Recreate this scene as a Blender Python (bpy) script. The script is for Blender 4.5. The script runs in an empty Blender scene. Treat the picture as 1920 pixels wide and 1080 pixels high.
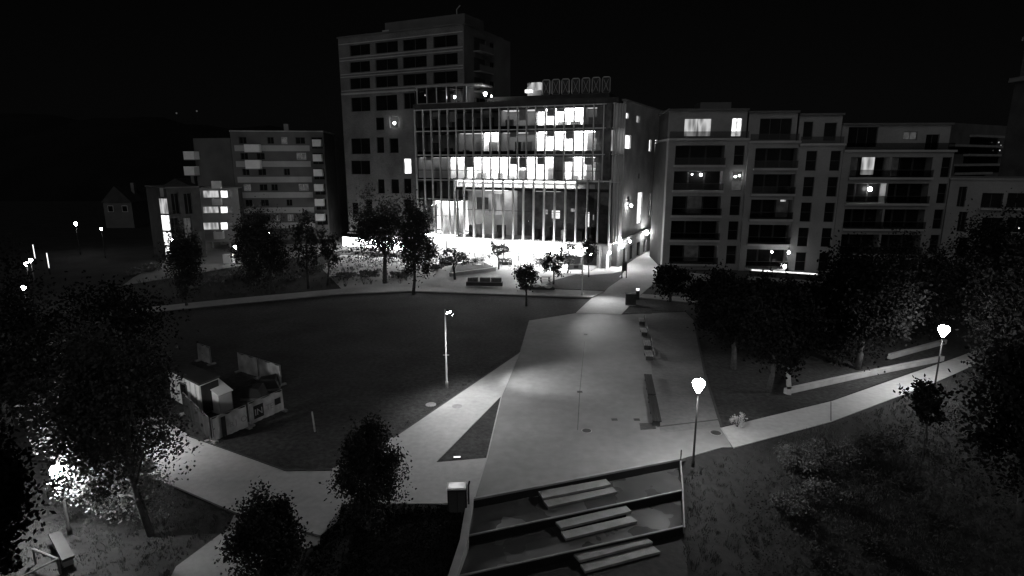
import bpy, math, random
import numpy as np
from mathutils import Vector, Matrix

R = math.radians
rnd = random.Random(7)
sc = bpy.context.scene
C = sc.collection

# ------------------------------------------------------------------ camera
F_PX, H, PITCH = 1100.0, 17.0, math.atan2(240, 1100)
cam_d = bpy.data.cameras.new('camera')
cam_d.lens = 36.0 * F_PX / 1920.0
cam_d.sensor_width = 36.0
cam_d.clip_start = 0.1
cam_d.clip_end = 3000
cam = bpy.data.objects.new('camera', cam_d)
cam.location = (0, 0, H)
cam.rotation_euler = (math.pi / 2 - PITCH, 0, 0)
C.objects.link(cam)
sc.camera = cam

# ------------------------------------------------------------------ night sky and faint sky glow
SUN_EL, SUN_AZ = R(24), R(192)
w = bpy.data.worlds.new('World'); sc.world = w; w.use_nodes = True
nt = w.node_tree
bg = nt.nodes['Background']
sky = nt.nodes.new('ShaderNodeTexSky'); sky.sky_type = 'NISHITA'; sky.sun_disc = False
sky.sun_elevation = SUN_EL; sky.sun_rotation = SUN_AZ
bw = nt.nodes.new('ShaderNodeRGBToBW')
nt.links.new(sky.outputs[0], bw.inputs[0]); nt.links.new(bw.outputs[0], bg.inputs[0])
bg.inputs[1].default_value = 0.0003
sl = bpy.data.lights.new('sky_glow', 'SUN'); sl.energy = 0.25; sl.angle = R(70); sl.color = (1, 1, 1)
so = bpy.data.objects.new('sky_glow', sl); C.objects.link(so)
_d = Vector((math.sin(SUN_AZ) * math.cos(SUN_EL), math.cos(SUN_AZ) * math.cos(SUN_EL), math.sin(SUN_EL)))
so.rotation_euler = (-_d).to_track_quat('-Z', 'Y').to_euler()
so.location = (0, -30, 60)
vs = sc.view_settings
vs.view_transform = 'Standard'; vs.look = 'None'; vs.exposure = 0.0; vs.gamma = 1.0; vs.use_curve_mapping = False
sc.render.engine = 'CYCLES'
cy = sc.cycles
cy.use_denoising = True
cy.max_bounces = 5; cy.diffuse_bounces = 2; cy.glossy_bounces = 2; cy.transparent_max_bounces = 16; cy.volume_bounces = 0
cy.sample_clamp_indirect = 2.0
cy.caustics_reflective = False; cy.caustics_refractive = False
cy.use_light_tree = True

# ------------------------------------------------------------------ projection helpers (used to survey positions on real planes)
_c, _s = math.cos(PITCH), math.sin(PITCH)
def ray(px, py):
    x = (px - 960) / F_PX; y = -(py - 540) / F_PX
    return Vector((x, _c + y * _s, -_s + y * _c))
def G(px, py, z=0.0):
    d = ray(px, py); t = (z - H) / d.z
    return Vector((d.x * t, d.y * t, z))
def AY(px, py, Y):
    d = ray(px, py); t = Y / d.y
    return Vector((d.x * t, Y, H + d.z * t))
def P2(px, Y):
    p = AY(px, 300, Y); return Vector((p.x, p.y))
def scale_at(Y, z=0.0):
    return (Y * _c + (H - z) * _s) / F_PX      # metres per photo pixel

# ------------------------------------------------------------------ materials (the place is seen by a monochrome camera: greys only)
M = {}
def mat(name, c, rough=0.85, var=0.2, scale=1.5, bump=0.0, spec=0.3, detail=5.0, metal=0.0, emis=0.0, rvar=0.0, bscale=None, fine=0.0):
    m = bpy.data.materials.new(name); m.use_nodes = True
    n = m.node_tree.nodes; l = m.node_tree.links
    b = n['Principled BSDF']
    b.inputs['Specular IOR Level'].default_value = spec
    b.inputs['Metallic'].default_value = metal
    b.inputs['Roughness'].default_value = rough
    tc = n.new('ShaderNodeTexCoord')
    no = n.new('ShaderNodeTexNoise'); no.inputs['Scale'].default_value = scale; no.inputs['Detail'].default_value = detail
    l.new(tc.outputs['Object'], no.inputs['Vector'])
    mr = n.new('ShaderNodeMapRange'); mr.inputs[1].default_value = 0.3; mr.inputs[2].default_value = 0.7
    mr.inputs[3].default_value = c * (1 - var); mr.inputs[4].default_value = c * (1 + var)
    l.new(no.outputs[0], mr.inputs[0])
    out = mr.outputs[0]
    if fine > 0:
        n2 = n.new('ShaderNodeTexNoise'); n2.inputs['Scale'].default_value = scale * 14; n2.inputs['Detail'].default_value = 4
        l.new(tc.outputs['Object'], n2.inputs['Vector'])
        m2 = n.new('ShaderNodeMapRange'); m2.inputs[1].default_value = 0.3; m2.inputs[2].default_value = 0.7
        m2.inputs[3].default_value = 1 - fine; m2.inputs[4].default_value = 1 + fine
        l.new(n2.outputs[0], m2.inputs[0])
        mu = n.new('ShaderNodeMath'); mu.operation = 'MULTIPLY'
        l.new(out, mu.inputs[0]); l.new(m2.outputs[0], mu.inputs[1]); out = mu.outputs[0]
    l.new(out, b.inputs['Base Color'])
    if rvar > 0:
        r2 = n.new('ShaderNodeTexNoise'); r2.inputs['Scale'].default_value = scale * 0.6; r2.inputs['Detail'].default_value = 3
        l.new(tc.outputs['Object'], r2.inputs['Vector'])
        rm = n.new('ShaderNodeMapRange'); rm.inputs[1].default_value = 0.36; rm.inputs[2].default_value = 0.66
        rm.inputs[3].default_value = max(0.03, rough - rvar); rm.inputs[4].default_value = rough
        l.new(r2.outputs[0], rm.inputs[0]); l.new(rm.outputs[0], b.inputs['Roughness'])
    if bump > 0:
        bn = n.new('ShaderNodeTexNoise'); bn.inputs['Scale'].default_value = bscale or scale * 6; bn.inputs['Detail'].default_value = 5
        l.new(tc.outputs['Object'], bn.inputs['Vector'])
        bu = n.new('ShaderNodeBump'); bu.inputs['Strength'].default_value = bump; bu.inputs['Distance'].default_value = 0.05
        l.new(bn.outputs[0], bu.inputs['Height']); l.new(bu.outputs[0], b.inputs['Normal'])
    if emis > 0:
        b.inputs['Emission Color'].default_value = (1, 1, 1, 1); b.inputs['Emission Strength'].default_value = emis
    M[name] = m
    return m

def brick_mat(name, c, mortar, sx=1.0):
    m = bpy.data.materials.new(name); m.use_nodes = True
    n = m.node_tree.nodes; l = m.node_tree.links; b = n['Principled BSDF']
    b.inputs['Roughness'].default_value = 0.9; b.inputs['Specular IOR Level'].default_value = 0.2
    tc = n.new('ShaderNodeTexCoord')
    sp = n.new('ShaderNodeSeparateXYZ'); l.new(tc.outputs['Object'], sp.inputs[0])
    ad = n.new('ShaderNodeMath'); ad.operation = 'ADD'; l.new(sp.outputs[0], ad.inputs[0]); l.new(sp.outputs[1], ad.inputs[1])
    cb = n.new('ShaderNodeCombineXYZ'); l.new(ad.outputs[0], cb.inputs[0]); l.new(sp.outputs[2], cb.inputs[1])
    br = n.new('ShaderNodeTexBrick'); l.new(cb.outputs[0], br.inputs['Vector'])
    br.inputs['Scale'].default_value = 4.2 * sx; br.inputs['Mortar Size'].default_value = 0.02
    br.inputs['Color1'].default_value = (c * 0.8,) * 3 + (1,); br.inputs['Color2'].default_value = (c * 1.2,) * 3 + (1,)
    br.inputs['Mortar'].default_value = (mortar,) * 3 + (1,)
    no = n.new('ShaderNodeTexNoise'); no.inputs['Scale'].default_value = 0.35; no.inputs['Detail'].default_value = 6
    l.new(tc.outputs['Object'], no.inputs['Vector'])
    mr = n.new('ShaderNodeMapRange'); mr.inputs[1].default_value = 0.3; mr.inputs[2].default_value = 0.7; mr.inputs[3].default_value = 0.72; mr.inputs[4].default_value = 1.2
    l.new(no.outputs[0], mr.inputs[0])
    mx = n.new('ShaderNodeMix'); mx.data_type = 'RGBA'; mx.blend_type = 'MULTIPLY'; mx.inputs[0].default_value = 1
    l.new(br.outputs[0], mx.inputs[6]); l.new(mr.outputs[0], mx.inputs[7]); l.new(mx.outputs[2], b.inputs['Base Color'])
    M[name] = m

def glass_mat(name, tint=0.85, rough=0.02, refl=1.0):
    m = bpy.data.materials.new(name); m.use_nodes = True
    n = m.node_tree.nodes; l = m.node_tree.links; n.remove(n['Principled BSDF'])
    o = n['Material Output']
    tr = n.new('ShaderNodeBsdfTransparent'); tr.inputs[0].default_value = (tint,) * 3 + (1,)
    gl = n.new('ShaderNodeBsdfGlossy'); gl.inputs['Roughness'].default_value = rough; gl.inputs[0].default_value = (refl,) * 3 + (1,)
    fr = n.new('ShaderNodeFresnel'); fr.inputs[0].default_value = 1.5
    mx = n.new('ShaderNodeMixShader'); l.new(fr.outputs[0], mx.inputs[0]); l.new(tr.outputs[0], mx.inputs[1]); l.new(gl.outputs[0], mx.inputs[2])
    l.new(mx.outputs[0], o.inputs[0]); M[name] = m

def lit_mat(name, strength, var=0.6, scale=1.2, stripes=0.0):
    """A lit window or lamp: gives off light, with the uneven look of curtains and things behind the pane."""
    m = bpy.data.materials.new(name); m.use_nodes = True
    n = m.node_tree.nodes; l = m.node_tree.links; n.remove(n['Principled BSDF'])
    o = n['Material Output']; e = n.new('ShaderNodeEmission')
    if var > 0:
        tc = n.new('ShaderNodeTexCoord'); no = n.new('ShaderNodeTexVoronoi' if stripes else 'ShaderNodeTexNoise'); no.inputs['Scale'].default_value = scale
        mp = n.new('ShaderNodeMapping'); mp.inputs['Scale'].default_value = (1, 1, 0.25 if stripes else 1)
        l.new(tc.outputs['Object'], mp.inputs[0]); l.new(mp.outputs[0], no.inputs['Vector'])
        mr = n.new('ShaderNodeMapRange'); mr.inputs[1].default_value = 0.25; mr.inputs[2].default_value = 0.7
        mr.inputs[3].default_value = strength * (1 - var); mr.inputs[4].default_value = strength * (1 + var)
        l.new(no.outputs[0], mr.inputs[0]); l.new(mr.outputs[0], e.inputs[1])
    else:
        e.inputs[1].default_value = strength
    l.new(e.outputs[0], o.inputs[0]); M[name] = m

mat('ground', 0.028, 0.95, 0.35, 0.25, bump=0.6, fine=0.3, bscale=3)
mat('lawn', 0.042, 0.95, 0.42, 0.22, bump=1.0, fine=0.45, bscale=7, detail=8)
mat('plaza', 0.20, 0.8, 0.32, 0.11, bump=0.2, fine=0.1, bscale=18, rvar=0.15, detail=9)
mat('plaza_shaded', 0.165, 0.85, 0.3, 0.2, bump=0.3, fine=0.15, bscale=14, detail=9)  # same paving as the plaza, darkened to stand for missing lamplight
mat('path', 0.44, 0.85, 0.2, 0.2, bump=0.2, fine=0.09, bscale=16, detail=9)
mat('pathdim', 0.25, 0.85, 0.15, 0.3, bump=0.15, fine=0.08, bscale=16)
mat('kerb', 0.4, 0.85, 0.15, 1.2, bump=0.2)
mat('darkkerb', 0.07, 0.9, 0.2, 1.2, bump=0.2)
mat('wet', 0.05, 0.5, 0.3, 0.7, bump=0.06, rvar=0.44, spec=0.7)
mat('step', 0.22, 0.75, 0.2, 1.6, bump=0.2, fine=0.1)
mat('riser_shaded', 0.008, 0.9, 0.3, 1.2)  # near-black colour carries the shade on the camera-facing risers
mat('wallcap', 0.22, 0.8, 0.2, 1.0, bump=0.2)
mat('concrete', 0.3, 0.85, 0.2, 0.8, bump=0.2, fine=0.08)
mat('darkwall', 0.05, 0.85, 0.25, 0.8)
mat('black', 0.02, 0.7, 0.2, 1.0)
mat('interior', 0.6, 0.9, 0.25, 0.5)
mat('interior_floor', 0.25, 0.7, 0.3, 0.8)
mat('furniture', 0.12, 0.7, 0.5, 1.0)
mat('white', 0.85, 0.6, 0.06, 1.5)
mat('offwhite', 0.55, 0.7, 0.15, 1.5)
mat('pole', 0.6, 0.45, 0.1, 2.0, spec=0.5)
mat('darkpole', 0.035, 0.6, 0.2, 2.0, spec=0.15)
mat('fin', 0.66, 0.5, 0.12, 0.8, spec=0.4)
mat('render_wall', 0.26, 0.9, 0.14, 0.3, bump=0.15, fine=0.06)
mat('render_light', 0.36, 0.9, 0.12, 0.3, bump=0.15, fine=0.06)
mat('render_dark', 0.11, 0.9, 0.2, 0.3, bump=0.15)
mat('panel_white', 0.82, 0.6, 0.08, 1.0)
mat('frame', 0.07, 0.6, 0.1, 2.0)
mat('darkglass', 0.010, 0.15, 0.3, 0.7, spec=0.05)
mat('bark', 0.07, 0.95, 0.4, 5.0, bump=0.6)
mat('leaf', 0.035, 0.7, 0.4, 0.9, spec=0.25)
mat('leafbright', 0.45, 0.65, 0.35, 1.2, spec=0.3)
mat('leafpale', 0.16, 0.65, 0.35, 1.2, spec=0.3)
mat('leafsoft', 0.045, 0.7, 0.5, 0.9, spec=0.25)
mat('leaf_lamplit', 0.18, 0.65, 0.35, 1.2, spec=0.3)
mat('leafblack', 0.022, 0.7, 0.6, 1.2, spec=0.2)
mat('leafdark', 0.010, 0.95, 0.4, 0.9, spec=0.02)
mat('shrubleaf', 0.035, 0.75, 0.5, 1.3, spec=0.2)
mat('timber', 0.11, 0.8, 0.35, 3.0, bump=0.3)
mat('palewood', 0.38, 0.8, 0.25, 3.0, bump=0.2)
mat('iron', 0.07, 0.6, 0.3, 4.0, metal=0.4, bump=0.3)
mat('banner', 0.46, 0.75, 0.45, 1.1, bump=0.5, bscale=2.5)
mat('bannerdark', 0.03, 0.8, 0.3, 1.5)
mat('lettering', 0.5, 0.8, 0.15, 2.0)
mat('faint_lettering', 0.32, 0.8, 0.2, 2.0)
mat('roofing', 0.05, 0.9, 0.3, 0.6)
mat('steel', 0.4, 0.35, 0.15, 2.0, metal=0.6)
brick_mat('brick_grey', 0.15, 0.2)
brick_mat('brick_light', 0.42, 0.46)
glass_mat('glass', 0.84, 0.02, 0.6)
glass_mat('glass_rail', 0.6, 0.05, 0.25)
lit_mat('lamp_glow', 420, 0)
lit_mat('lamp_glow_side', 300, 0)
lit_mat('lamp_far', 90, 0)
lit_mat('lamp_small', 40, 0)
lit_mat('ceiling_light', 30, 0)
lit_mat('ceiling_dim', 1.0, 0)
lit_mat('ceiling_mid', 5.0, 0)
lit_mat('shop_light', 24, 0)
lit_mat('added_glow', 15, 0.5, 0.6)
lit_mat('lit_window', 1.6, 0.55, 1.3)
lit_mat('lit_curtain', 0.4, 0.5, 1.6, 1)
lit_mat('lit_dim', 0.05, 0.5, 1.3)
lit_mat('lit_faint', 0.012, 0.5, 1.3)
lit_mat('lamp_strong', 260, 0)
lit_mat('lamp_tree', 900, 0)
lit_mat('lamp_mid', 430, 0)
mat('grassblade', 0.085, 0.8, 0.45, 0.9, spec=0.15)
mat('shrubmid', 0.085, 0.75, 0.5, 1.3, spec=0.2)

# ------------------------------------------------------------------ mesh builder
class MB:
    def __init__(s): s.v = []; s.f = []
    def add(s, vs, fs):
        o = len(s.v); s.v += [tuple(p) for p in vs]; s.f += [tuple(i + o for i in f) for f in fs]; return s
    def hexa(s, p):   # 4 bottom + 4 top, counter-clockwise
        return s.add(p, [(3, 2, 1, 0), (4, 5, 6, 7), (0, 1, 5, 4), (1, 2, 6, 5), (2, 3, 7, 6), (3, 0, 4, 7)])
    def box(s, x0, x1, y0, y1, z0, z1):
        return s.hexa([(x0, y0, z0), (x1, y0, z0), (x1, y1, z0), (x0, y1, z0), (x0, y0, z1), (x1, y0, z1), (x1, y1, z1), (x0, y1, z1)])
    def fb(s, F, u0, u1, z0, z1, d0, d1):  # box on a facade: along, height, outward
        q = lambda u, d, z: F.pt(u, z, d)
        return s.hexa([q(u0, d1, z0), q(u1, d1, z0), q(u1, d0, z0), q(u0, d0, z0), q(u0, d1, z1), q(u1, d1, z1), q(u1, d0, z1), q(u0, d0, z1)])
    def prism(s, poly, z0, z1):
        n = len(poly)
        a = sum(poly[i][0] * poly[(i + 1) % n][1] - poly[(i + 1) % n][0] * poly[i][1] for i in range(n))
        if a < 0: poly = poly[::-1]
        zz = lambda z, p: z(p) if callable(z) else z
        vs = [(p[0], p[1], zz(z0, p)) for p in poly] + [(p[0], p[1], zz(z1, p)) for p in poly]
        fs = [tuple(range(n - 1, -1, -1)), tuple(range(n, 2 * n))] + [(i, (i + 1) % n, n + (i + 1) % n, n + i) for i in range(n)]
        return s.add(vs, fs)
    def tube(s, pts, rad, n=8, caps=True):
        pts = [Vector(p) for p in pts]; base = len(s.v); k = len(pts)
        for i, p in enumerate(pts):
            t = (pts[min(i + 1, k - 1)] - pts[max(i - 1, 0)]).normalized()
            a = Vector((1, 0, 0)) if abs(t.x) < 0.8 else Vector((0, 1, 0))
            e1 = t.cross(a).normalized(); e2 = t.cross(e1)
            r = rad[i] if hasattr(rad, '__len__') else rad
            for j in range(n):
                an = 2 * math.pi * j / n; s.v.append(tuple(p + (e1 * math.cos(an) + e2 * math.sin(an)) * r))
        for i in range(k - 1):
            for j in range(n):
                a = base + i * n + j; b = base + i * n + (j + 1) % n; s.f.append((a, b, b + n, a + n))
        if caps:
            s.f.append(tuple(base + j for j in range(n - 1, -1, -1))); s.f.append(tuple(base + (k - 1) * n + j for j in range(n)))
        return s
    def lathe(s, prof, n=16, c=(0, 0, 0)):
        base = len(s.v); k = len(prof)
        for r, z in prof:
            for j in range(n):
                a = 2 * math.pi * j / n; s.v.append((c[0] + r * math.cos(a), c[1] + r * math.sin(a), c[2] + z))
        for i in range(k - 1):
            for j in range(n):
                a = base + i * n + j; b = base + i * n + (j + 1) % n; s.f.append((a, b, b + n, a + n))
        s.f.append(tuple(base + j for j in range(n - 1, -1, -1))); s.f.append(tuple(base + (k - 1) * n + j for j in range(n)))
        return s
    def mesh(s, name, m, smooth=False):
        me = bpy.data.meshes.new(name); me.from_pydata(s.v, [], s.f)
        me.materials.append(M[m]); 
        if smooth: me.polygons.foreach_set('use_smooth', [True] * len(me.polygons))
        me.update(); return me
    def build(s, name, m, parent=None, smooth=False, local=False):
        return link(name, s.mesh(name, m, smooth), parent, local)

def link(name, me, parent=None, local=False, loc=None):
    o = bpy.data.objects.new(name, me); C.objects.link(o)
    if parent is not None:
        o.parent = parent
        if not local:
            base = Vector((0, 0, 0)); p = parent
            while p is not None: base += p.location; p = p.parent
            o.location = -base
    if loc is not None: o.location = loc
    return o
def tag(o, label, cat, group=None):
    o['label'] = label; o['category'] = cat
    if group: o['group'] = group
    return o
def thing(name, label, cat, loc=(0, 0, 0), rz=0.0, group=None):
    o = bpy.data.objects.new(name, None); C.objects.link(o); o.location = loc; o.rotation_euler = (0, 0, rz)
    o.empty_display_size = 0.3
    return tag(o, label, cat, group)
def struct(o, kind='structure'): o['kind'] = kind; return o
def copy_tree(o, parent=None):
    c = o.copy(); C.objects.link(c); c.parent = parent
    for ch in list(o.children): copy_tree(ch, c)
    return c

# ------------------------------------------------------------------ the ground
_edge = [(-60, 14), (-22, 18), (-12, 20), (-9.2, 21.0), (-7.6, 25.4), (-2, 26.9), (9.8, 31.1), (12.5, 32.3), (16, 33.0), (31, 41.0), (45, 48), (80, 60), (400, 90)]
def edge_y(x):
    if x <= _edge[0][0]: return _edge[0][1]
    for (a, b), (c, d) in zip(_edge, _edge[1:]):
        if x <= c: return b + (d - b) * (x - a) / (c - a)
    return _edge[-1][1]
def ground_z(x, y):
    d = edge_y(x) - y
    z = -0.02
    if d > 0: z -= min(3.2, 0.25 * d + 0.05)
    if d > -.25 and -2.3 - max(0, d) * .06 < x < 9.6 - max(0, d) * .26: z = -2.4
    return z
xs = np.concatenate([np.linspace(-560, -70, 14), np.arange(-65, 65.1, 0.8), np.linspace(72, 560, 14)])
ys = np.concatenate([np.linspace(-60, -4, 8), np.arange(0, 52, 0.6), np.linspace(54, 160, 30), np.linspace(180, 640, 10)])
V = [(float(x), float(y), ground_z(x, y)) for y in ys for x in xs]
nx = len(xs)
Fc = [(j * nx + i, j * nx + i + 1, (j + 1) * nx + i + 1, (j + 1) * nx + i) for j in range(len(ys) - 1) for i in range(nx - 1)]
struct(MB().add(V, Fc).build('ground', 'ground', smooth=True))

def slab(name, pxs, z, m, thick=0.06):
    return struct(MB().prism([tuple(G(*p, z))[:2] for p in pxs], z - thick, z).build(name, m))
# lawn, paths and paved areas surveyed on the ground
slab('lawn', [(125, 602), (420, 572), (640, 552), (770, 547), (1108, 560), (1082, 586), (992, 600), (975, 659), (738, 819), (622, 880), (536, 881), (355, 816), (230, 760), (60, 690)], 0.0, 'lawn', 0.2)
slab('plaza', [(1080, 587), (992, 601), (975, 659), (940, 742), (912, 860), (888, 936), (1275, 861), (1355, 838), (1372, 838), (1352, 800), (1238, 812), (1224, 710), (1212, 600), (1208, 588), (1165, 590)], 0.012, 'plaza', 0.2)
slab('plaza_side', [(1238, 812), (1224, 710), (1212, 600), (1208, 588), (1285, 585), (1300, 600), (1320, 700), (1352, 800)], 0.009, 'plaza_shaded', 0.2)
slab('path', [(356, 817), (536, 881), (622, 879), (737, 819), (975, 660), (940, 742), (818, 866), (914, 858), (889, 935), (836, 944), (640, 944), (634, 975), (600, 1004), (440, 961), (328, 912), (255, 886), (240, 800), (290, 775)], 0.016, 'path', 0.2)
slab('garden_path', [(600, 1006), (440, 963), (428, 990), (330, 1062), (300, 1120), (430, 1120), (500, 1050), (600, 1020)], 0.008, 'pathdim', 0.1)
slab('triangle_bed', [(937, 752), (819, 866), (912, 858)], 0.028, 'lawn', 0.1)
slab('walkway', [(1080, 586), (1108, 560), (1132, 548), (1170, 510), (1176, 495), (1212, 470), (1252, 438), (1275, 438), (1262, 480), (1240, 520), (1197, 556), (1165, 589)], 0.02, 'path', 0.1)
slab('bank_path', [(1352, 802), (1376, 839), (1560, 790), (1745, 720), (1830, 683), (1920, 640), (1900, 628), (1800, 668), (1560, 752)], 0.016, 'path', 0.2)
slab('promenade', [(125, 600), (420, 570), (640, 550), (770, 545), (1110, 557), (1132, 546), (1010, 541), (870, 536), (775, 534), (640, 541), (420, 561), (240, 580)], 0.16, 'path', 0.3)
slab('side_path', [(1196, 557), (1310, 568), (1500, 585), (1500, 578), (1310, 559), (1205, 551)], 0.08, 'path', 0.2)
slab('grass_strip', [(1170, 588), (1222, 588), (1222, 574), (1196, 566)], 0.028, 'lawn', 0.1)
slab('grove_lawn', [(1205, 557), (1310, 569), (1500, 587), (1700, 600), (1760, 640), (1790, 668), (1560, 750), (1352, 800), (1321, 700), (1301, 600), (1285, 584), (1223, 582)], 0.006, 'lawn', 0.1)
slab('terrace_paving', [(640, 541), (775, 534), (1010, 541), (1040, 528), (1100, 516), (1150, 512), (1168, 508), (1176, 494), (1100, 500), (640, 478), (600, 500)], 0.004, 'path', 0.1)
slab('terrace_lawn', [(1132, 545), (1012, 540), (1040, 525), (1080, 514), (1168, 520)], 0.03, 'lawn', 0.1)
slab('street', [(230, 535), (300, 524), (440, 500), (640, 470), (780, 478), (640, 440), (380, 452), (250, 520)], 0.006, 'pathdim', 0.1)

# dark wooded rise closing the view beyond the houses
mat('hillside', 0.006, 0.95, 0.4, 0.05)
hv = []; hx = np.linspace(-540, 540, 90)
def prof(x):
    k = 1 / (1 + math.exp((x + 70) / 25))
    return 12 + 27 * k + 3 * math.sin(x * .021 + 1) + 1.6 * math.sin(x * .083) + .9 * math.sin(x * .31)
for x in hx:
    h = prof(x); hv += [(float(x), 250.0, -.5), (float(x), 300.0 + 3 * math.sin(x * .2), h * .7), (float(x), 350.0, h), (float(x), 450.0, h * .4), (float(x), 560.0, -.5)]
struct(MB().add(hv, [(i * 5 + k, i * 5 + 5 + k, i * 5 + 6 + k, i * 5 + 1 + k) for i in range(89) for k in range(4)]).build('hills', 'hillside', smooth=True))

# thin seams and edgings in the paving
def strip(name, pts, width, z, m, thick=0.05):
    mb = MB()
    P = [G(*p, z) for p in pts]
    for a, b in zip(P, P[1:]):
        d = (b - a).normalized(); n = Vector((-d.y, d.x, 0)) * width / 2
        mb.prism([(a - n)[:2], (b - n)[:2], (b + n)[:2], (a + n)[:2]], z - thick, z)
    return struct(mb.build(name, m))
strip('drain_channel', [(1096, 640), (1087, 735), (1083, 806)], 0.05, 0.02, 'iron', 0.02)
strip('paving_seam', [(1232, 800), (1352, 786)], 0.12, 0.019, 'darkkerb', 0.02)
strip('path_edging', [(975, 660), (940, 743), (913, 858), (889, 935)], 0.07, 0.034, 'kerb', 0.04)
strip('lawn_edging', [(737, 820), (975, 659.5)], 0.08, 0.05, 'darkkerb', 0.06)
strip('lawn_edging', [(355, 817), (536, 881.5), (622, 880)], 0.09, 0.06, 'darkkerb', 0.06)
strip('promenade_shaded_riser', [(125, 602), (420, 572), (640, 552), (770, 546.5), (1108, 559)], 0.12, 0.10, 'darkkerb', 0.12)  # dark colour stands for the shadow on the promenade's front edge
strip('grove_edging', [(1305, 620), (1322, 700), (1353, 800)], 0.16, 0.07, 'darkkerb', 0.08)
strip('path_joint', [(1558, 753), (1558, 789)], 0.06, 0.021, 'darkkerb', 0.01)
strip('path_edging', [(328, 913), (440, 961.5), (600, 1005)], 0.10, 0.07, 'darkkerb', 0.08)
strip('bank_path_edging', [(1352, 802), (1376, 839)], 0.09, 0.03, 'kerb', 0.02)
strip('walkway_edge', [(1080, 586.5), (1165, 589.5)], 0.1, 0.03, 'kerb', 0.03)

# ------------------------------------------------------------------ terraced steps down the bank
def hexpx(mb, pxs, z, thick):
    return mb.prism([tuple(G(*p, z))[:2] for p in pxs], z - thick, z)
E0, E1 = (888, 936), (1275, 861)
T = [[(888, 937), (1275, 862), (1279, 919), (872, 1005)], [(872, 1007), (1279, 921), (1281, 986), (850, 1082)]]
ts = thing('terraced_steps', 'wet concrete terraces dropping from the plaza edge down the bank', 'terraces', tuple(G(1080, 980, -1)))
for (pp, z) in ((T[0], -0.5), (T[1], -1.0)):
    hexpx(MB(), [pp[0], pp[1], pp[2], pp[3]], z, 0.9).build('terrace', 'wet', ts)
    a, b = G(*pp[3], z), G(*pp[2], z); n = Vector((0.17, -0.98, 0)).normalized() * 0.05
    MB().prism([(a + n)[:2], (b + n)[:2], (b - n * .9)[:2], (a - n * .9)[:2]], z - 0.05, z + 0.012).build('nosing', 'wallcap', ts)
    MB().prism([(a + n * .8)[:2], (b + n * .8)[:2], (b + n * .1)[:2], (a + n * .1)[:2]], z - 0.62, z - 0.062).build('riser_shaded', 'riser_shaded', ts)
a, b = G(*E0, 0), G(*E1, 0); n = Vector((0.2, -0.98, 0)).normalized() * 0.05
MB().prism([(a + n)[:2], (b + n)[:2], (b - n * 2)[:2], (a - n * 2)[:2]], -0.06, 0.05).build('nosing', 'wallcap', ts)
MB().prism([(a + n * .8)[:2], (b + n * .8)[:2], (b - n * .5)[:2], (a - n * .5)[:2]], -0.6, -0.062).build('riser_shaded', 'riser_shaded', ts)
hexpx(MB(), [(845, 1082), (1284, 984), (1290, 1090), (820, 1180)], -1.5, 0.6).build('terrace', 'ground', ts)
steps = [([(1009, 921), (1136, 898), (1146, 908), (1018, 934)], -0.17, 'top slab of the upper pair of steps, touching the plaza edge'),
         ([(1018, 938), (1149, 913), (1157, 922), (1028, 950)], -0.34, 'lower slab of the upper pair of steps'),
         ([(1041, 978), (1173, 947), (1184, 958), (1052, 990)], -0.67, 'top slab of the middle pair of steps'),
         ([(1052, 997), (1183, 967), (1195, 977), (1061, 1010)], -0.84, 'lower slab of the middle pair of steps'),
         ([(1075, 1038), (1208, 1004), (1224, 1016), (1087, 1051)], -1.17, 'top slab of the lowest pair of steps'),
         ([(1088, 1058), (1222, 1021), (1238, 1034), (1097, 1071)], -1.34, 'lowest stone slab step of all, nearest the camera')]
for pp, z, lab in steps:
    tag(hexpx(MB(), pp, z, 0.13).build('step_slab', 'step'), 'pale stone ' + lab, 'step', 'stone step slabs on the terraces')
    P = [Vector(tuple(G(*p, z))) for p in pp]; c = sum(P, Vector()) / 4
    MB().prism([tuple((c + (q - c) * 0.86)[:2]) for q in P], z - 0.42, z - 0.131).build('step_plinth', 'riser_shaded', ts)
# cheek wall on the left and slim rail on the right
cw = thing('cheek_wall', 'long sloping concrete cheek wall beside the terraces, running down to the bottom edge', 'wall', tuple(G(880, 960)))
pa, pb, pc = G(884, 930, 0.1), G(872, 1010, -0.25), G(838, 1120, -0.8)
mb = MB()
for a, b in ((pa, pb), (pb, pc)):
    mb.hexa([(a.x - .18, a.y, -2.2), (b.x - .2, b.y, -2.6), (b.x + .12, b.y, -2.6), (a.x + .1, a.y, -2.2), (a.x - .18, a.y, a.z), (b.x - .2, b.y, b.z), (b.x + .12, b.y, b.z), (a.x + .1, a.y, a.z)])
mb.build('wall_body', 'wallcap', cw)
mb = MB()
for a, b in ((pa, pb), (pb, pc)):
    mb.hexa([(a.x - .21, a.y, a.z + .003), (b.x - .23, b.y, b.z + .003), (b.x + .15, b.y, b.z + .003), (a.x + .13, a.y, a.z + .003), (a.x - .21, a.y, a.z + .06), (b.x - .23, b.y, b.z + .06), (b.x + .15, b.y, b.z + .06), (a.x + .13, a.y, a.z + .06)])
mb.build('coping', 'kerb', cw)
rl = thing('terrace_rail', 'thin dark steel edge and post closing the right end of the terraces', 'rail', tuple(G(1277, 900)))
q0, q1, q2 = G(1276, 866, 0), G(1280, 920, -.5), G(1283, 992, -1)
MB().tube([q0 + Vector((0, 0, -.4)), q0 + Vector((0, 0, .75))], 0.035).build('post', 'darkpole', rl)
mb = MB()
for a, b in ((q0, q1), (q1, q2)):
    mb.hexa([(a.x - .04, a.y, -2.2), (b.x - .04, b.y, -2.4), (b.x + .04, b.y, -2.4), (a.x + .04, a.y, -2.2), (a.x - .04, a.y, a.z + .1), (b.x - .04, b.y, b.z + .1), (b.x + .04, b.y, b.z + .1), (a.x + .04, a.y, a.z + .1)])
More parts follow.
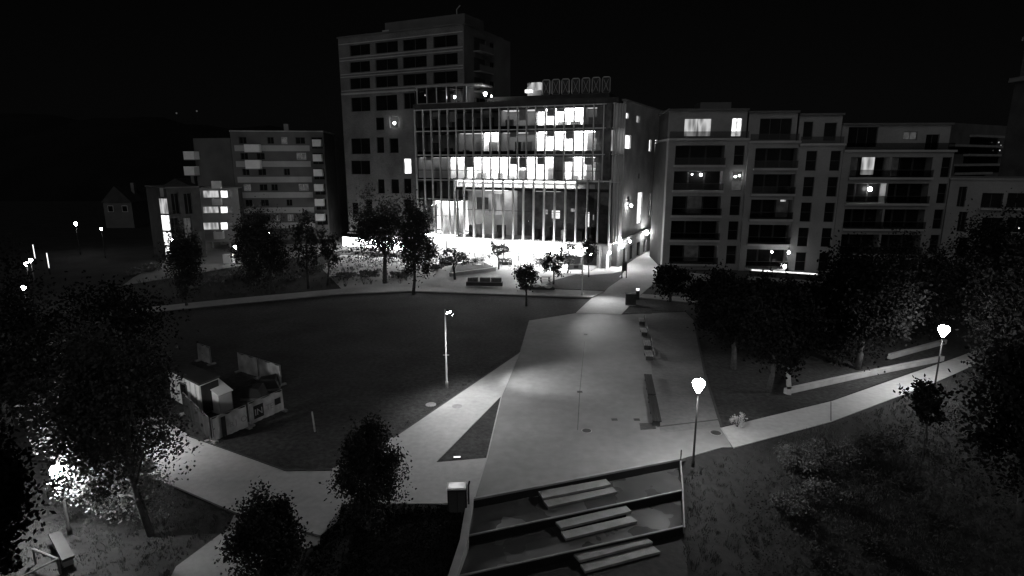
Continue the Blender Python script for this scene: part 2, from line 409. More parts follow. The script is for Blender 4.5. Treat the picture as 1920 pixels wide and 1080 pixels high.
mb.build('edge_plate', 'wallcap', rl)

# ------------------------------------------------------------------ facades
class Fac:
    def __init__(s, p0, p1, z0=0.0, off=0.0):
        s.p0 = Vector(p0); s.p1 = Vector(p1); s.L = (s.p1 - s.p0).length
        s.u = (s.p1 - s.p0).normalized(); s.n = Vector((s.u.y, -s.u.x)); s.p0 = s.p0 + s.n * off; s.z0 = z0
    def pt(s, u, z, d=0.0):
        q = s.p0 + s.u * u + s.n * d; return (q.x, q.y, z)
    def uz(s, px, py):
        d = ray(px, py); n3 = Vector((s.n.x, s.n.y, 0)); o = Vector((s.p0.x, s.p0.y, 0))
        t = (o - Vector((0, 0, H))).dot(n3) / d.dot(n3); p = Vector((0, 0, H)) + d * t
        return (Vector((p.x, p.y)) - s.p0).dot(s.u), p.z
    def rect(s, x0, y0, x1, y1):
        xm, ym = (x0 + x1) / 2, (y0 + y1) / 2
        return (s.uz(x0, ym)[0], s.uz(x1, ym)[0], s.uz(xm, y1)[1], s.uz(xm, y0)[1])

def wall(mb, F, u0, u1, z0, z1, ops, rev=0.3):
    ops = [(max(a, u0), min(b, u1), max(c, z0), min(d, z1)) for a, b, c, d in ops]
    ops = [o for o in ops if o[1] > o[0] + .05 and o[3] > o[2] + .05]
    us = sorted(set([u0, u1] + [o[0] for o in ops] + [o[1] for o in ops])); zs = sorted(set([z0, z1] + [o[2] for o in ops] + [o[3] for o in ops]))
    for i in range(len(us) - 1):
        j = 0
        while j < len(zs) - 1:
            um = (us[i] + us[i + 1]) / 2; zm = (zs[j] + zs[j + 1]) / 2
            if not any(a < um < b and c < zm < d for a, b, c, d in ops):
                mb.add([F.pt(us[i], zs[j]), F.pt(us[i + 1], zs[j]), F.pt(us[i + 1], zs[j + 1]), F.pt(us[i], zs[j + 1])], [(0, 1, 2, 3)])
            j += 1
    for a, b, c, d in ops:
        P = lambda u, z, q: F.pt(u, z, q)
        mb.add([P(a, c, 0), P(b, c, 0), P(b, c, -rev), P(a, c, -rev)], [(0, 1, 2, 3)])
        mb.add([P(a, d, 0), P(a, d, -rev), P(b, d, -rev), P(b, d, 0)], [(0, 1, 2, 3)])
        mb.add([P(a, c, 0), P(a, c, -rev), P(a, d, -rev), P(a, d, 0)], [(0, 1, 2, 3)])
        mb.add([P(b, c, 0), P(b, d, 0), P(b, d, -rev), P(b, c, -rev)], [(0, 1, 2, 3)])
    # ends and top, so that the wall has thickness
    P = F.pt
    mb.add([P(u0, z0, 0), P(u0, z1, 0), P(u0, z1, -rev), P(u0, z0, -rev)], [(0, 1, 2, 3)])
    mb.add([P(u1, z0, 0), P(u1, z0, -rev), P(u1, z1, -rev), P(u1, z1, 0)], [(0, 1, 2, 3)])
    mb.add([P(u0, z1, 0), P(u1, z1, 0), P(u1, z1, -rev), P(u0, z1, -rev)], [(0, 1, 2, 3)])
    return mb

def window(F, r, parent, kind='darkglass', mull=0, trans=0, fr='frame', dep=0.2, bar=0.07, name='window'):
    a, b, c, d = r
    mb = MB()
    e = 0.004
    mb.fb(F, a + e, a + bar, c + e, d - e, -dep - .08, -dep); mb.fb(F, b - bar, b - e, c + e, d - e, -dep - .08, -dep)
    mb.fb(F, a + bar, b - bar, c + e, c + bar, -dep - .08, -dep); mb.fb(F, a + bar, b - bar, d - bar, d - e, -dep - .08, -dep)
    for k in range(mull):
        u = a + (b - a) * (k + 1) / (mull + 1); mb.fb(F, u - .035, u + .035, c + bar, d - bar, -dep - .079, -dep - .005)
    for k in range(trans):
        z = c + (d - c) * (k + 1) / (trans + 1); mb.fb(F, a + bar, b - bar, z - .03, z + .03, -dep - .078, -dep - .008)
    o = mb.build(name, fr, parent)
    MB().fb(F, a + bar * .5, b - bar * .5, c + bar * .5, d - bar * .5, -dep - .05, -dep - .03).build('pane', kind, o)
    return o

def lamp_bulb(parent, p, r=0.12, m='lamp_small', name='lamp'):
    return MB().lathe([(r * .35, -r * 1.1), (r * .8, -r * .5), (r, 0), (r * .75, r * .7), (r * .25, r)], 10, p).build(name, m, parent, smooth=True)

# ---------------- residential tower behind the office
FT = Fac(P2(647, 113.0), P2(873, 101.5))
tw = thing('residential_tower', 'tall grey brick residential tower rising behind the glazed office', 'building', (FT.p0.x, FT.p0.y, 0))
ztop = FT.uz(760, 58)[1]; zroof_o = FT.uz(800, 200)[1]
u780 = FT.uz(781, 300)[0]
rows_up = [[(656, 86, 694, 107), (704, 79, 746, 100), (755, 72, 800, 93), (812, 62, 858, 84)],
           [(656, 119, 694, 139), (704, 112, 746, 133), (755, 104, 800, 126), (812, 95, 858, 117)],
           [(656, 151, 694, 171), (704, 144, 746, 165), (755, 137, 800, 159), (812, 127, 858, 150)],
           [(658, 182, 694, 209), (704, 178, 745, 207), (757, 174, 778, 204)]]
ops, wins = [], []
rr = []
for row in rows_up[:3]:
    rs = [FT.rect(*q) for q in row]
    zb = sum(q[2] for q in rs) / len(rs); zt = sum(q[3] for q in rs) / len(rs)
    for q in rs: wins.append(((q[0], q[1], zb, zt), 'darkglass', 1)); ops.append((q[0], q[1], zb, zt))
    rr.append((zb, zt))
for row in rows_up[3:]:
    for q in row: r = FT.rect(*q); wins.append((r, 'darkglass', 1)); ops.append(r)
for q, k in [((704, 220, 720, 244), 'darkglass'), ((731, 218, 747, 240), 'lit_dim'), ((658, 259, 694, 289), 'darkglass2'), ((706, 257, 720, 287), 'darkglass'), ((730, 259, 747, 287), 'darkglass'),
             ((658, 301, 694, 327), 'darkglass2'), ((757, 297, 771, 326), 'lit_window'), ((708, 336, 721, 363), 'darkglass'), ((733, 336, 748, 363), 'darkglass'), ((757, 335, 771, 363), 'darkglass'),
             ((685, 374, 698, 402), 'darkglass'), ((733, 374, 748, 402), 'lit_dim'), ((660, 380, 672, 402), 'darkglass'), ((757, 374, 771, 402), 'darkglass')]:
    r = FT.rect(*q); ops.append(r); wins.append((r, k.replace('2', ''), 1 if '2' in k else 0))
zg = FT.uz(700, 438)[1]
up = [o for o in ops if o[2] > zroof_o - 4.5]
zsp = max(o[3] for o in ops if o[3] < rr[2][0] - .6) + .3
mb = MB(); wall(mb, FT, 0, u780, zg, zsp, [o for o in ops if o[3] < zsp])
wall(mb, FT, 0, FT.L, zsp, ztop, [o for o in ops if o[2] > zsp])
mb.build('brick_wall', 'brick_grey', tw)
mb = MB(); mb.fb(FT, 0.02, u780, zg + .02, ztop - .1, -9, -.31); mb.fb(FT, u780, FT.L - .02, zsp + .02, ztop - .1, -14, -.31)
mb.build('core', 'darkwall', tw)
for r, k, m_ in wins: window(FT, r, tw, k, m_)
for zb, zt in rr:      # stone bands above and below the window rows
    MB().fb(FT, .2, FT.L - .2, zt + .22, zt + .36, .003, .12).build('stone_band', 'render_light', tw)
    MB().fb(FT, .2, FT.L - .2, zb - .30, zb - .16, .003, .10).build('sill_band', 'render_light', tw)
MB().fb(FT, .2, FT.uz(780, 175)[0], FT.uz(700, 175)[1], FT.uz(700, 172)[1], .003, .25).build('stone_band', 'render_light', tw)
MB().fb(FT, -.15, FT.L + .15, ztop, ztop + .25, -14, .15).build('parapet', 'render_dark', tw)
mb = MB(); u0 = FT.uz(705, 45)[0]; mb.fb(FT, u0, FT.L - 1.2, ztop + .25, ztop + 2.3, -9, -2.5); mb.build('plant_room', 'render_dark', tw)
mb = MB(); mb.fb(FT, u0 - .6, u0 + .8, ztop + .25, ztop + 1.1, -4, -2.4); mb.build('roof_vent', 'render_light', tw)
MB().tube([FT.pt(FT.L - 3.6, ztop + 2.3, -4), FT.pt(FT.L - 3.6, ztop + 3.4, -4), FT.pt(FT.L - 2.9, ztop + 4.0, -4)], .09).build('flue', 'render_light', tw)
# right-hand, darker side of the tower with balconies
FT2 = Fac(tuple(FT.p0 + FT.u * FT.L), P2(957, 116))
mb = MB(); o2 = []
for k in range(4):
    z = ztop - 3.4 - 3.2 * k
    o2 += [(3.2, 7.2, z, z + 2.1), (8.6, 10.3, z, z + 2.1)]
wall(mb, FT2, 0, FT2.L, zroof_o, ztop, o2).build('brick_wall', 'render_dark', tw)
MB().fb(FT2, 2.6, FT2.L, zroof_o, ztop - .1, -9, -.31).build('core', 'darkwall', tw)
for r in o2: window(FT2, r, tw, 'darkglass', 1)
for k in range(4):
    z = ztop - 3.55 - 3.2 * k
    bo = MB().fb(FT2, 3.0, 7.6, z - .15, z, .003, 1.3).build('balcony', 'render_wall', tw)
    MB().fb(FT2, 3.0, 7.6, z, z + 1.0, 1.24, 1.29).build('balustrade', 'render_dark', bo)
# ground floor: lit shop behind the trees
FTs = Fac(tuple(FT.p0), tuple(FT.p0 + FT.u * u780), off=-2.5)
mb = MB(); mb.fb(FTs, 0, FTs.L, 0, .1, -6, 2.4); mb.build('shop_floor', 'interior_floor', tw)
MB().fb(FTs, 0, FTs.L, 0, zg, -6.2, -6).build('shop_wall', 'interior', tw)
MB().fb(FTs, .2, FTs.L - .2, zg - .25, zg - .15, -5.8, 1.8).build('shop_ceiling_light', 'shop_light', tw)
MB().fb(FT, -.1, u780, zg - .14, zg - .005, -9, .4).build('canopy', 'render_dark', tw)
for k in range(7):
    u = FTs.L * k / 6
    MB().fb(FTs, max(0, u - .12), min(FTs.L, u + .12), .1, zg - .26, -.12, .12).build('mullion', 'frame', tw)
    if k < 6: MB().fb(FTs, u + .125, u + FTs.L / 6 - .125, .1, zg - .26, -.02, .02).build('pane', 'glass', tw)
a, b, c, d = FT.rect(655, 447, 774, 463)
MB().fb(FT, a, b, c, d, 1.4, 1.8).build('added_glow_box', 'added_glow', tw)  # added glowing box that lights the tower wall above the shop
MB().fb(FT, a - .1, b + .1, c - .14, c - .003, .42, 1.9).build('awning', 'offwhite', tw)
lamp_bulb(tw, FT.pt(FT.uz(741, 231)[0], FT.uz(741, 231)[1], .25), .22, 'lamp_small')

# ---------------- glazed office
FO = Fac(P2(781, 104.3), P2(1149, 92.0))
of = thing('office_building', 'brightly lit glazed office with tall vertical fins and a protruding lower volume', 'building', (FO.p0.x, FO.p0.y, 0))
zr = [FO.uz(1140, y)[1] for y in (194, 239, 289, 341, 456)]
NB = 22; bw_ = FO.L / NB
uL = FO.uz(863, 380)[0]; kL = round(uL / bw_); uL = kL * bw_
zlow = FO.uz(800, 372)[1]; zlowb = FO.uz(830, 440)[1]
DEP = 7.0
def upx(px, py=290): return FO.uz(px, py)[0]
# slabs, back walls and rooms
levels = [(zr[1], zr[0]), (zr[2], zr[1]), (zr[3], zr[2])]
for i, z in enumerate([zr[0], zr[1], zr[2], zr[3]]):
    MB().fb(FO, .05, FO.L - .05, z - .45, z - .06, -DEP, -.25).build('floor_slab', 'furniture', of)
    MB().fb(FO, 0, FO.L, z - .13, z + .02, -.2, .12).build('transom', 'fin', of)
MB().fb(FO, 0, uL, zlow - .13, zlow + .02, -.2, .12).build('transom', 'fin', of)
MB().fb(FO, .05, uL - .05, zlow - .45, zlow - .06, -DEP, -.25).build('floor_slab', 'furniture', of)
MB().fb(FO, 0, FO.L, zlowb + .1, zr[0] - .5, -DEP - .3, -DEP).build('back_wall', 'interior', of)
MB().fb(FO, -.3, -.003, zlowb, zr[0] + .3, -DEP - .3, .1).build('end_wall', 'brick_grey', of)
# rooms: (level, photo x from, to, light material, room depth)
rooms = [(0, 781, 930, None, 4), (0, 930, 1013, 'ceiling_dim', 3.5), (0, 1013, 1087, 'ceiling_light', 4.5), (0, 1087, 1147, 'ceiling_dim', 2),
         (1, 781, 860, None, 4), (1, 860, 897, 'ceiling_dim', 3), (1, 897, 931, 'ceiling_light', 4), (1, 931, 1013, 'ceiling_dim', 3.5), (1, 1013, 1147, 'ceiling_light', 5),
         (2, 781, 838, 'ceiling_dim', 2.5), (2, 838, 873, 'ceiling_light', 3), (2, 873, 1032, 'ceiling_light', 5), (2, 1032, 1052, 'ceiling_dim', 1.5), (2, 1052, 1147, 'ceiling_light', 5)]
for lv, x0, x1, lm, dp in rooms:
    zb, zt = levels[lv]
    a, b = [min(max(round(upx(x) / bw_) * bw_, 0), FO.L) for x in (x0, x1)]
    a += .07; b -= .07
    part = MB(); part.fb(FO, a, b, zb + .03, zt - .46, -dp - .1, -dp)
    part.fb(FO, a, a + .05, zb + .03, zt - .46, -dp, -.45); part.fb(FO, b - .05, b, zb + .03, zt - .46, -dp, -.45)
    room = part.build('room_wall', 'interior', of)
    MB().fb(FO, a, b, zb + .021, zb + .029, -dp, -.26).build('room_floor', 'interior_floor', of)
    if lm:
        n_ = max(1, int((b - a) / 1.7))
        for k in range(n_):
            ua = a + .2 + (b - a - .4) * k / n_; ub = ua + (b - a - .4) / n_ - .25
            MB().fb(FO, ua, ub, zt - .53, zt - .47, -dp + .4, -.8).build('ceiling_light', lm, of)
    # desks, cabinets, screens and rolled blinds
    u = a + .4
    while u < b - 1.3:
        wd = rnd.uniform(.8, 1.6); hg = rnd.choice([.75, .75, 1.1, 1.6, 2.0]); dd = rnd.uniform(.9, max(1.0, dp - 1.2))
        if rnd.random() < .75: MB().fb(FO, u, min(u + wd, b - .2), zb + .03, zb + .03 + hg, -dd - .6, -dd).build('furniture', 'furniture' if rnd.random() < .7 else 'offwhite', of)
        u += wd + rnd.uniform(.3, 1.4)
# panes, fins and blinds of the upper curtain wall
for lv, (zb, zt) in enumerate(levels + [(zlow, zr[3])]):
    for k in range(NB):
        if lv == 3 and k >= kL: break
        a, b = k * bw_ + .09, (k + 1) * bw_ - .09
        MB().fb(FO, a, b, zb + .03, zt - .14, -.1, -.07).build('pane', 'glass', of)
        if lv < 3:
            MB().fb(FO, a, b, zb + .03, zb + (.55 if lv != 2 else .25), -.2, -.16).build('spandrel', 'darkglass', of)
            if lv == 2: MB().fb(FO, a, b, zb + 1.55, zb + 1.66, -.2, -.13).build('glazing_bar', 'frame', of)
        if rnd.random() < .33:
            MB().fb(FO, a + .04, b - .04, zt - rnd.choice([.9, 1.2, 1.6, 2.1]), zt - .46, -.34, -.31).build('blind', 'offwhite', of)
for k in range(NB + 1):
    zb = zr[3] if k > kL else zlow
    if k <= kL: zb = zlowb
    MB().fb(FO, k * bw_ - .07, k * bw_ + .07, zb, zr[0] + .03, -.16, .3).build('fin', 'fin', of)
# bright double-height room at the lower left
MB().fb(FO, upx(812, 400), uL, zlowb, zlow - .46, -2.8, -2.7).build('room_wall', 'interior', of)
MB().fb(FO, upx(812, 400), uL, zlowb, zlowb + .1, -2.7, -.2).build('room_floor', 'interior_floor', of)
MB().fb(FO, upx(814, 400), uL - .2, zlow - .55, zlow - .47, -2.4, -.7).build('ceiling_light', 'ceiling_light', of)
MB().fb(FO, .1, upx(812, 400), zlowb, zlow - .46, -1.5, -1.4).build('room_wall', 'furniture', of)
for k in range(kL):
    MB().fb(FO, k * bw_ + .09, (k + 1) * bw_ - .09, zlowb, zlow - .14, -.1, -.07).build('pane', 'glass', of)
    MB().fb(FO, k * bw_ + .09, (k + 1) * bw_ - .09, zlowb + (zlow - zlowb) * .52, zlowb + (zlow - zlowb) * .52 + .1, -.2, -.12).build('glazing_bar', 'frame', of)
# protruding lower volume
FL = Fac(FO.pt(uL, 0)[:2], FO.pt(FO.L, 0)[:2], off=1.0)
NL = 15; bl = FL.L / NL; z4 = zr[4]; z3 = zr[3] + .12; zs_ = z3 - 1.25
MB().fb(FL, 0, FL.L, z3 - .1, z3 + .06, -1.2, .22).build('transom', 'fin', of)
MB().fb(FL, 0, FL.L, z4 - .3, z4, -8, .22).build('base_beam', 'concrete', of)
MB().fb(FL, .02, FL.L - .02, zs_ - .45, zs_, -.25, -.2).build('spandrel', 'black', of)
uq = FL.uz(950, 400)[0]
MB().fb(FL, 0, uq, z4, z3 - .2, -5.2, -5).build('back_wall', 'interior', of); MB().fb(FL, uq, FL.L, z4, z3 - .2, -5.2, -5).build('back_wall', 'furniture', of)  # right part darker: the room's unlit look is in the wall colour
MB().fb(FL, 0, FL.L, z4 + .003, z4 + .05, -5, -.3).build('lobby_floor', 'interior_floor', of)
MB().fb(FL, 0, FL.L, zs_ - .44, zs_ - .02, -5, -.3).build('gallery_slab', 'furniture', of)
MB().fb(FL, .3, FL.L * .78, z3 - .3, z3 - .22, -3.5, -.6).build('ceiling_light', 'ceiling_light', of)
MB().fb(FL, .02, FL.L - .02, zs_ - .02 + .03, z3 - .12, -1.6, -1.5).build('gallery_wall', 'interior', of)
ua = FL.uz(878, 400)[0]; ub = FL.uz(945, 400)[0]
for (xa, xb, lm) in ((868, 905, 'ceiling_dim'), (906, 946, 'ceiling_mid'), (1000, 1045, 'ceiling_dim')):
    MB().fb(FL, max(.2, FL.uz(xa, 400)[0]), min(FL.L - .2, FL.uz(xb, 400)[0]), zs_ - .55, zs_ - .47, -4.6, -1).build('ceiling_light', lm, of)
for (xa, xb, ya, yb, dd, m_) in ((905, 932, 365, 405, 2.5, 'lit_curtain'), (1027, 1042, 397, 412, 2.2, 'lit_window'), (1092, 1099, 400, 428, 2.0, 'lit_window'), (1106, 1116, 405, 415, 2.0, 'lit_curtain'), (880, 905, 372, 395, 3, 'lit_dim'),
                                 (1064, 1076, 393, 399, 2.0, 'lit_curtain'), (1010, 1018, 395, 404, 2.4, 'lit_curtain')):
    a, b, c, d = FL.rect(xa, ya, xb, yb)
    MB().fb(FL, a, b, c, d, -dd - .1, -dd).build('lit_screen', m_, of)
for k in range(12):
    u = rnd.uniform(.5, FL.L - 1.6); hg = rnd.uniform(.7, 2.4); MB().fb(FL, u, u + rnd.uniform(.4, 1.5), z4 + .051, z4 + .05 + hg, -rnd.uniform(1.6, 4), -1.2).build('furniture', rnd.choice(['furniture', 'furniture', 'black', 'offwhite']), of)
MB().fb(FL, 0, FL.L, z4 + (zs_ - z4) * .55, z4 + (zs_ - z4) * .55 + .09, -.2, -.1).build('glazing_bar', 'frame', of)
for k in range(NL):
    MB().fb(FL, k * bl + .1, (k + 1) * bl - .1, z4 + .03, zs_ - .46, -.09, -.06).build('pane', 'glass', of)
    MB().fb(FL, k * bl + .1, (k + 1) * bl - .1, zs_ + .01, z3 - .12, -.09, -.06).build('pane', 'glass', of)
for k in range(NL + 1):
    MB().fb(FL, k * bl - .09, k * bl + .09, z4 - .12, z3 + .25, -.16, .45).build('fin', 'fin', of)
# splayed corner strip with close-set fins, then the brick flank along the street
FC = Fac(FO.pt(FO.L, 0, .6)[:2], P2(1167, 93.6))
for z in zr[:4] + [z4]:
    MB().fb(FC, .05, FC.L, z - .12, z + .04, -.2, .16).build('transom', 'fin', of)
MB().fb(FC, 0, FC.L, z4, zr[0], -3, -.4).build('corner_wall', 'furniture', of)
for k in range(1, 5):
    MB().fb(FC, FC.L * k / 4 - .07, FC.L * k / 4 + .07, z4 - .1, zr[0] + .03, -.15, .3).build('fin', 'fin', of)
MB().fb(FC, .1, FC.L - .1, zr[2] + .5, zr[1] - .4, -.3, -.28).build('lit_pane', 'lit_curtain', of)
FR = Fac(P2(1168, 93.8), P2(1251, 121))
zpt = FR.uz(1170, 188)[1]
flank = [((1171, 211, 1179, 222), 'lit_window'), ((1193, 217, 1200, 230), 'lit_curtain'), ((1172, 253, 1183, 279), 'lit_window'), ((1217, 262, 1221, 284), 'lit_window'), ((1228, 262, 1232, 284), 'lit_window'), ((1239, 263, 1243, 284), 'lit_curtain'),
         ((1195, 361, 1204, 419), 'lit_window'), ((1216, 362, 1220, 408), 'lit_dim'), ((1227, 362, 1231, 405), 'lit_curtain'), ((1234, 391, 1239, 403), 'lit_window'), ((1197, 325, 1200, 335), 'darkglass'), ((1176, 368, 1182, 378), 'darkglass')]
ops = [FR.rect(*q) for q, k in flank]
zb1 = FR.uz(1180, 441)[1]
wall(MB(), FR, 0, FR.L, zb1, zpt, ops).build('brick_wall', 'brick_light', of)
MB().fb(FR, .05, FR.L, zb1, zpt - .1, -6, -.31).build('core', 'darkwall', of)
for (q, k), r in zip(flank, ops): window(FR, r, of, k, 0, 1 if r[3] - r[2] > 3 else 0, bar=.05)
MB().fb(FR, -.1, FR.L + .1, zpt, zpt + .25, -6, .15).build('parapet', 'render_wall', of)
MB().fb(FR, -.2, FR.L, zb1 - .35, zb1 - .003, -.4, .5).build('canopy_edge', 'concrete', of)
gop = [(2.2, 4.2, .1, 2.7), (6, 8.5, .1, 2.7), (10.5, 12.6, .1, 2.7), (15, 17.2, .1, 2.7), (20, 22, .1, 2.7)]
wall(MB(), FR, .1, FR.L, 0, zb1 - .36, gop, .4).build('plinth_wall', 'brick_grey', of)
MB().fb(FR, .15, FR.L, 0, zb1 - .36, -6, -.41).build('core', 'darkwall', of)
for r in gop: window(FR, r, of, 'darkglass', 1, 0, dep=.25, name='shop_door')
for (px, py, rad, m_) in ((1205, 436, .36, 'lamp_strong'), (1173, 452, .18, 'lamp_strong'), (1158, 460, .36, 'lamp_strong'), (1175, 385, .2, 'lamp_far')):
    u, z = FR.uz(px, py) if px > 1168 else FC.uz(px, py)
    FF = FR if px > 1168 else FC
    MB().fb(FF, u - .06, u + .06, z - .06, z + .06, .003, .5).build('lamp_bracket', 'frame', of)
    lamp_bulb(of, FF.pt(u, z, .75), rad, m_, 'wall_lamp')
# roof: fascia, setback and glazed pavilion
zr0 = zr[0]
MB().fb(FO, -.3, FO.L + .6, zr0 + .02, zr0 + .9, -10, .1).build('roof_fascia', 'darkwall', of)
MB().fb(FO, upx(900, 190), FO.L - 1.5, zr0 + .9, zr0 + 1.9, -9, -3).build('roof_setback', 'roofing', of)
FP = Fac(FO.pt(.2, 0, -.6)[:2], FO.pt(upx(872, 180), 0, -.6)[:2])
zp0, zp1 = FP.uz(830, 195)[1], FP.uz(830, 163)[1]
MB().fb(FP, -.1, FP.L + 3.0, zp1, zp1 + .28, -4, .5).build('pavilion_roof', 'concrete', of)
MB().fb(FP, 0, FP.L, zp0, zp0 + .2, -.1, .1).build('pavilion_sill', 'concrete', of)
MB().fb(FP, 0, FP.L, zp0, zp1, -3.9, -3.7).build('pavilion_wall', 'furniture', of)
for k in range(6):
    u = FP.L * k / 5; MB().fb(FP, u - .06, u + .06, zp0 + .2, zp1, -.08, .08).build('post', 'fin', of)
    if k < 5: MB().fb(FP, u + .065, u + FP.L / 5 - .065, zp0 + .2, zp1, -.02, .01).build('pane', 'glass', of)
a, b, c, d = FP.rect(830, 173, 853, 190); MB().fb(FP, a, b, c, d, -3.0, -2.9).build('lit_screen', 'lit_dim', of)
lamp_bulb(of, FP.pt(*FP.uz(845, 180), -1.5), .2, 'lamp_small', 'pendant_lamp')
lamp_bulb(of, FP.pt(*FP.uz(789, 177), -1.5), .1, 'lit_window', 'pendant_lamp')
for (px, py, rad) in ((905, 175, .3), (917, 179, .13)):
    u, z = FO.uz(px, py); p = Vector(FO.pt(u, z, -1)); 
    MB().tube([(p.x, p.y, zr0 + .9), tuple(p)], .04).build('terrace_lamp_stem', 'frame', of); lamp_bulb(of, tuple(p), rad, 'lamp_small', 'terrace_lamp')
# ground floor storefront
FS = Fac(FO.pt(-1, 0, 0)[:2], FO.pt(FO.L - 2.2, 0, 0)[:2], off=-1.8)
MB().fb(FS, 0, FS.L, 0, .08, -6, 4).build('shop_floor', 'interior_floor', of)
MB().fb(FS, 0, FS.L, .08, z4 - .32, -6.2, -6).build('shop_wall', 'interior', of)
MB().fb(FS, .2, FS.L - 3.2, z4 - .42, z4 - .33, -5.6, 2.0).build('shop_ceiling_light', 'shop_light', of)
for k in range(13):
    u = FS.L * k / 12
    MB().fb(FS, u - .1, u + .1, .08, z4 - .44, -.1, .1).build('mullion', 'frame', of)
    if k < 12: MB().fb(FS, u + .11, u + FS.L / 12 - .11, .08, z4 - .44, -.02, .01).build('pane', 'glass' if k < 10 else 'darkglass', of)
for k in range(6):
    u = 1.5 + (FO.L - 3) * k / 5; MB().tube([FO.pt(u, 0, -.3), FO.pt(u, z4 - .31, -.3)], .22, 10).build('column', 'concrete', of)
# glowing boxes added for the shop-front glare and the light on the fins
cn = 0
for xa, xb, ya, yb in ((846, 922, 455, 471), (955, 1092, 458, 474)):
    FX = Fac(FO.pt(0, 0)[:2], FO.pt(FO.L, 0)[:2], off=3.2)
    a, b, c, d = FX.rect(xa, ya, xb, yb)
    MB().fb(FX, a, b, c, d, -.5, 0).build('added_glow_box', 'added_glow', of)
    MB().fb(FX, a - .15, b + .15, c - .16, c - .003, -3.4, .15).build('awning', 'offwhite', of)
    MB().fb(FX, a + .2, b - .2, c - .3, c - .22, -2.6, -.6).build('awning_light', 'shop_light', of)
lamp_bulb(of, FO.pt(*FO.uz(1107, 478), -.5), .18, 'lamp_far', 'wall_lamp')
lamp_bulb(of, FO.pt(*FO.uz(1144, 473), .4), .2, 'lamp_far', 'wall_lamp')
MB().fb(FO, FO.L - 2.1, FO.L - .2, 0, z4 - .31, -5, -.4).build('corner_wall', 'brick_grey', of)
MB().fb(FO, FO.uz(1136, 480)[0], FO.uz(1141, 480)[0], .1, 2.3, -.39, -.34).build('lit_door', 'lit_window', of)

# rooftop objects on the office
zc = zr0 + 1.9
FV = Fac(FO.pt(0, 0)[:2], FO.pt(FO.L, 0)[:2], off=-4)
def roof_frame():
    t = thing('rooftop_vent', '', 'vent')
    def rrect(w_, h_, r_, n=5):
        pts = []
        for cx, cz, a0 in ((w_ - r_, h_ - r_, 0), (-w_ + r_, h_ - r_, 90), (-w_ + r_, -h_ + r_, 180), (w_ - r_, -h_ + r_, 270)):
            for i in range(n + 1):
                a = R(a0 + 90 * i / n); pts.append((cx + r_ * math.cos(a), cz + r_ * math.sin(a)))
        return pts
    pts = rrect(.62, 1.2, .3); ring = [(x, 0, z + 1.25) for x, z in pts]; ring.append(ring[0])
    MB().tube(ring, .09, 6, False).build('rim', 'steel', t, local=True)
    mb = MB(); q = rrect(.5, 1.08, .24); n = len(q)
    mb.add([(x, -.02, z + 1.25) for x, z in q] + [(x, .3, z + 1.25) for x, z in q], [tuple(range(n)), tuple(range(2 * n - 1, n - 1, -1))] + [(i, n + i, n + (i + 1) % n, (i + 1) % n) for i in range(n)])
    mb.build('core', 'darkwall', t, local=True)
    MB().tube([(-.4, -.06, .35), (.4, -.06, 2.15)], .03, 5).tube([(.4, -.06, .35), (-.4, -.06, 2.15)], .03, 5).build('cross_brace', 'steel', t, local=True)
    MB().box(-.55, .55, -.1, .35, -.02, .05).build('foot', 'steel', t, local=True)
    return t
rf0 = roof_frame()
words_ = ['leftmost', 'second', 'third', 'middle', 'fifth', 'sixth', 'rightmost']
for i, px in enumerate((1024, 1042, 1060, 1079, 1098, 1117, 1136)):
    t = rf0 if i == 0 else copy_tree(rf0)
    u, _z = FV.uz(px, 175); p = FV.pt(u, zc, 0); t.location = p; t.rotation_euler = (0, 0, math.atan2(FO.u.y, FO.u.x))
    t['label'] = f'{words_[i]} of the seven round-cornered upright frames on the office roof'; t['group'] = 'upright frames on the office roof'
rl_ = thing('rooftop_light_box', 'brightly lit slatted white box with a slanted end on the office roof', 'roof unit', FV.pt(FV.uz(1000, 175)[0], zc, 0))
a, b, c, d = FV.rect(987, 155, 1015, 174)
for k in range(3):
    z0 = c + (d - c) * (.25 + .25 * k); cut = (b - a) * (.05 + .14 * k)
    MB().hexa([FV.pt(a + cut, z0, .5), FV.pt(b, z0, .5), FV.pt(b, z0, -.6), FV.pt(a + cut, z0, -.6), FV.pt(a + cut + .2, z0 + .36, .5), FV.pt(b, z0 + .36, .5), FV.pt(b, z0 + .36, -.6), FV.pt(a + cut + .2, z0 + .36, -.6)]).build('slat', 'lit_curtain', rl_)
MB().fb(FV, a + .1, b - .05, zc, d, -.5, -.2).build('back_plate', 'offwhite', rl_)
MB().fb(FV, a, a + (b - a) * .45, c, c + .45, .05, .7).build('lower_lamp', 'lit_window', rl_)

# ---------------- apartment block on the left
FA = Fac(P2(436, 119), P2(609, 121))
ab = thing('balcony_apartments', 'mid-rise apartment block with pale square balconies left of the tower', 'building', (FA.p0.x, FA.p0.y, 0))
za = FA.uz(520, 247)[1]; pit = 28.6 * scale_at(120, 14)
bands = []; zc_ = za - .9
ops = []; wk = []
for fl in range(6):
    zt = za - 1.0 - pit * fl; zb_ = zt - 1.35
    cols = [(1.6, 3.0), (4.6, 6.2), (6.9, 8.2), (9.6, 10.8), (12.3, 14.2), (15.0, 16.4)]
    for ci, (a, b) in enumerate(cols):
        if b > FA.L - 2.6: continue
        if rnd.random() < .22: continue
        k = 'darkglass'
        if rnd.random() < .16: k = 'lit_dim'
        if (fl, ci) in ((5, 2), (5, 3)): k = 'lit_dim'
        ops.append((a, b, zb_, zt)); wk.append(k)
    ops.append((FA.L - 2.4, FA.L - .2, zb_ - .9, zt)); wk.append('darkglass')
wall(MB(), FA, 0, FA.L, 1.0, za, ops, .35).build('facade_wall', 'render_dark', ab)
MB().fb(FA, .02, FA.L, 0, za - .1, -12, -.36).build('core', 'darkwall', ab)
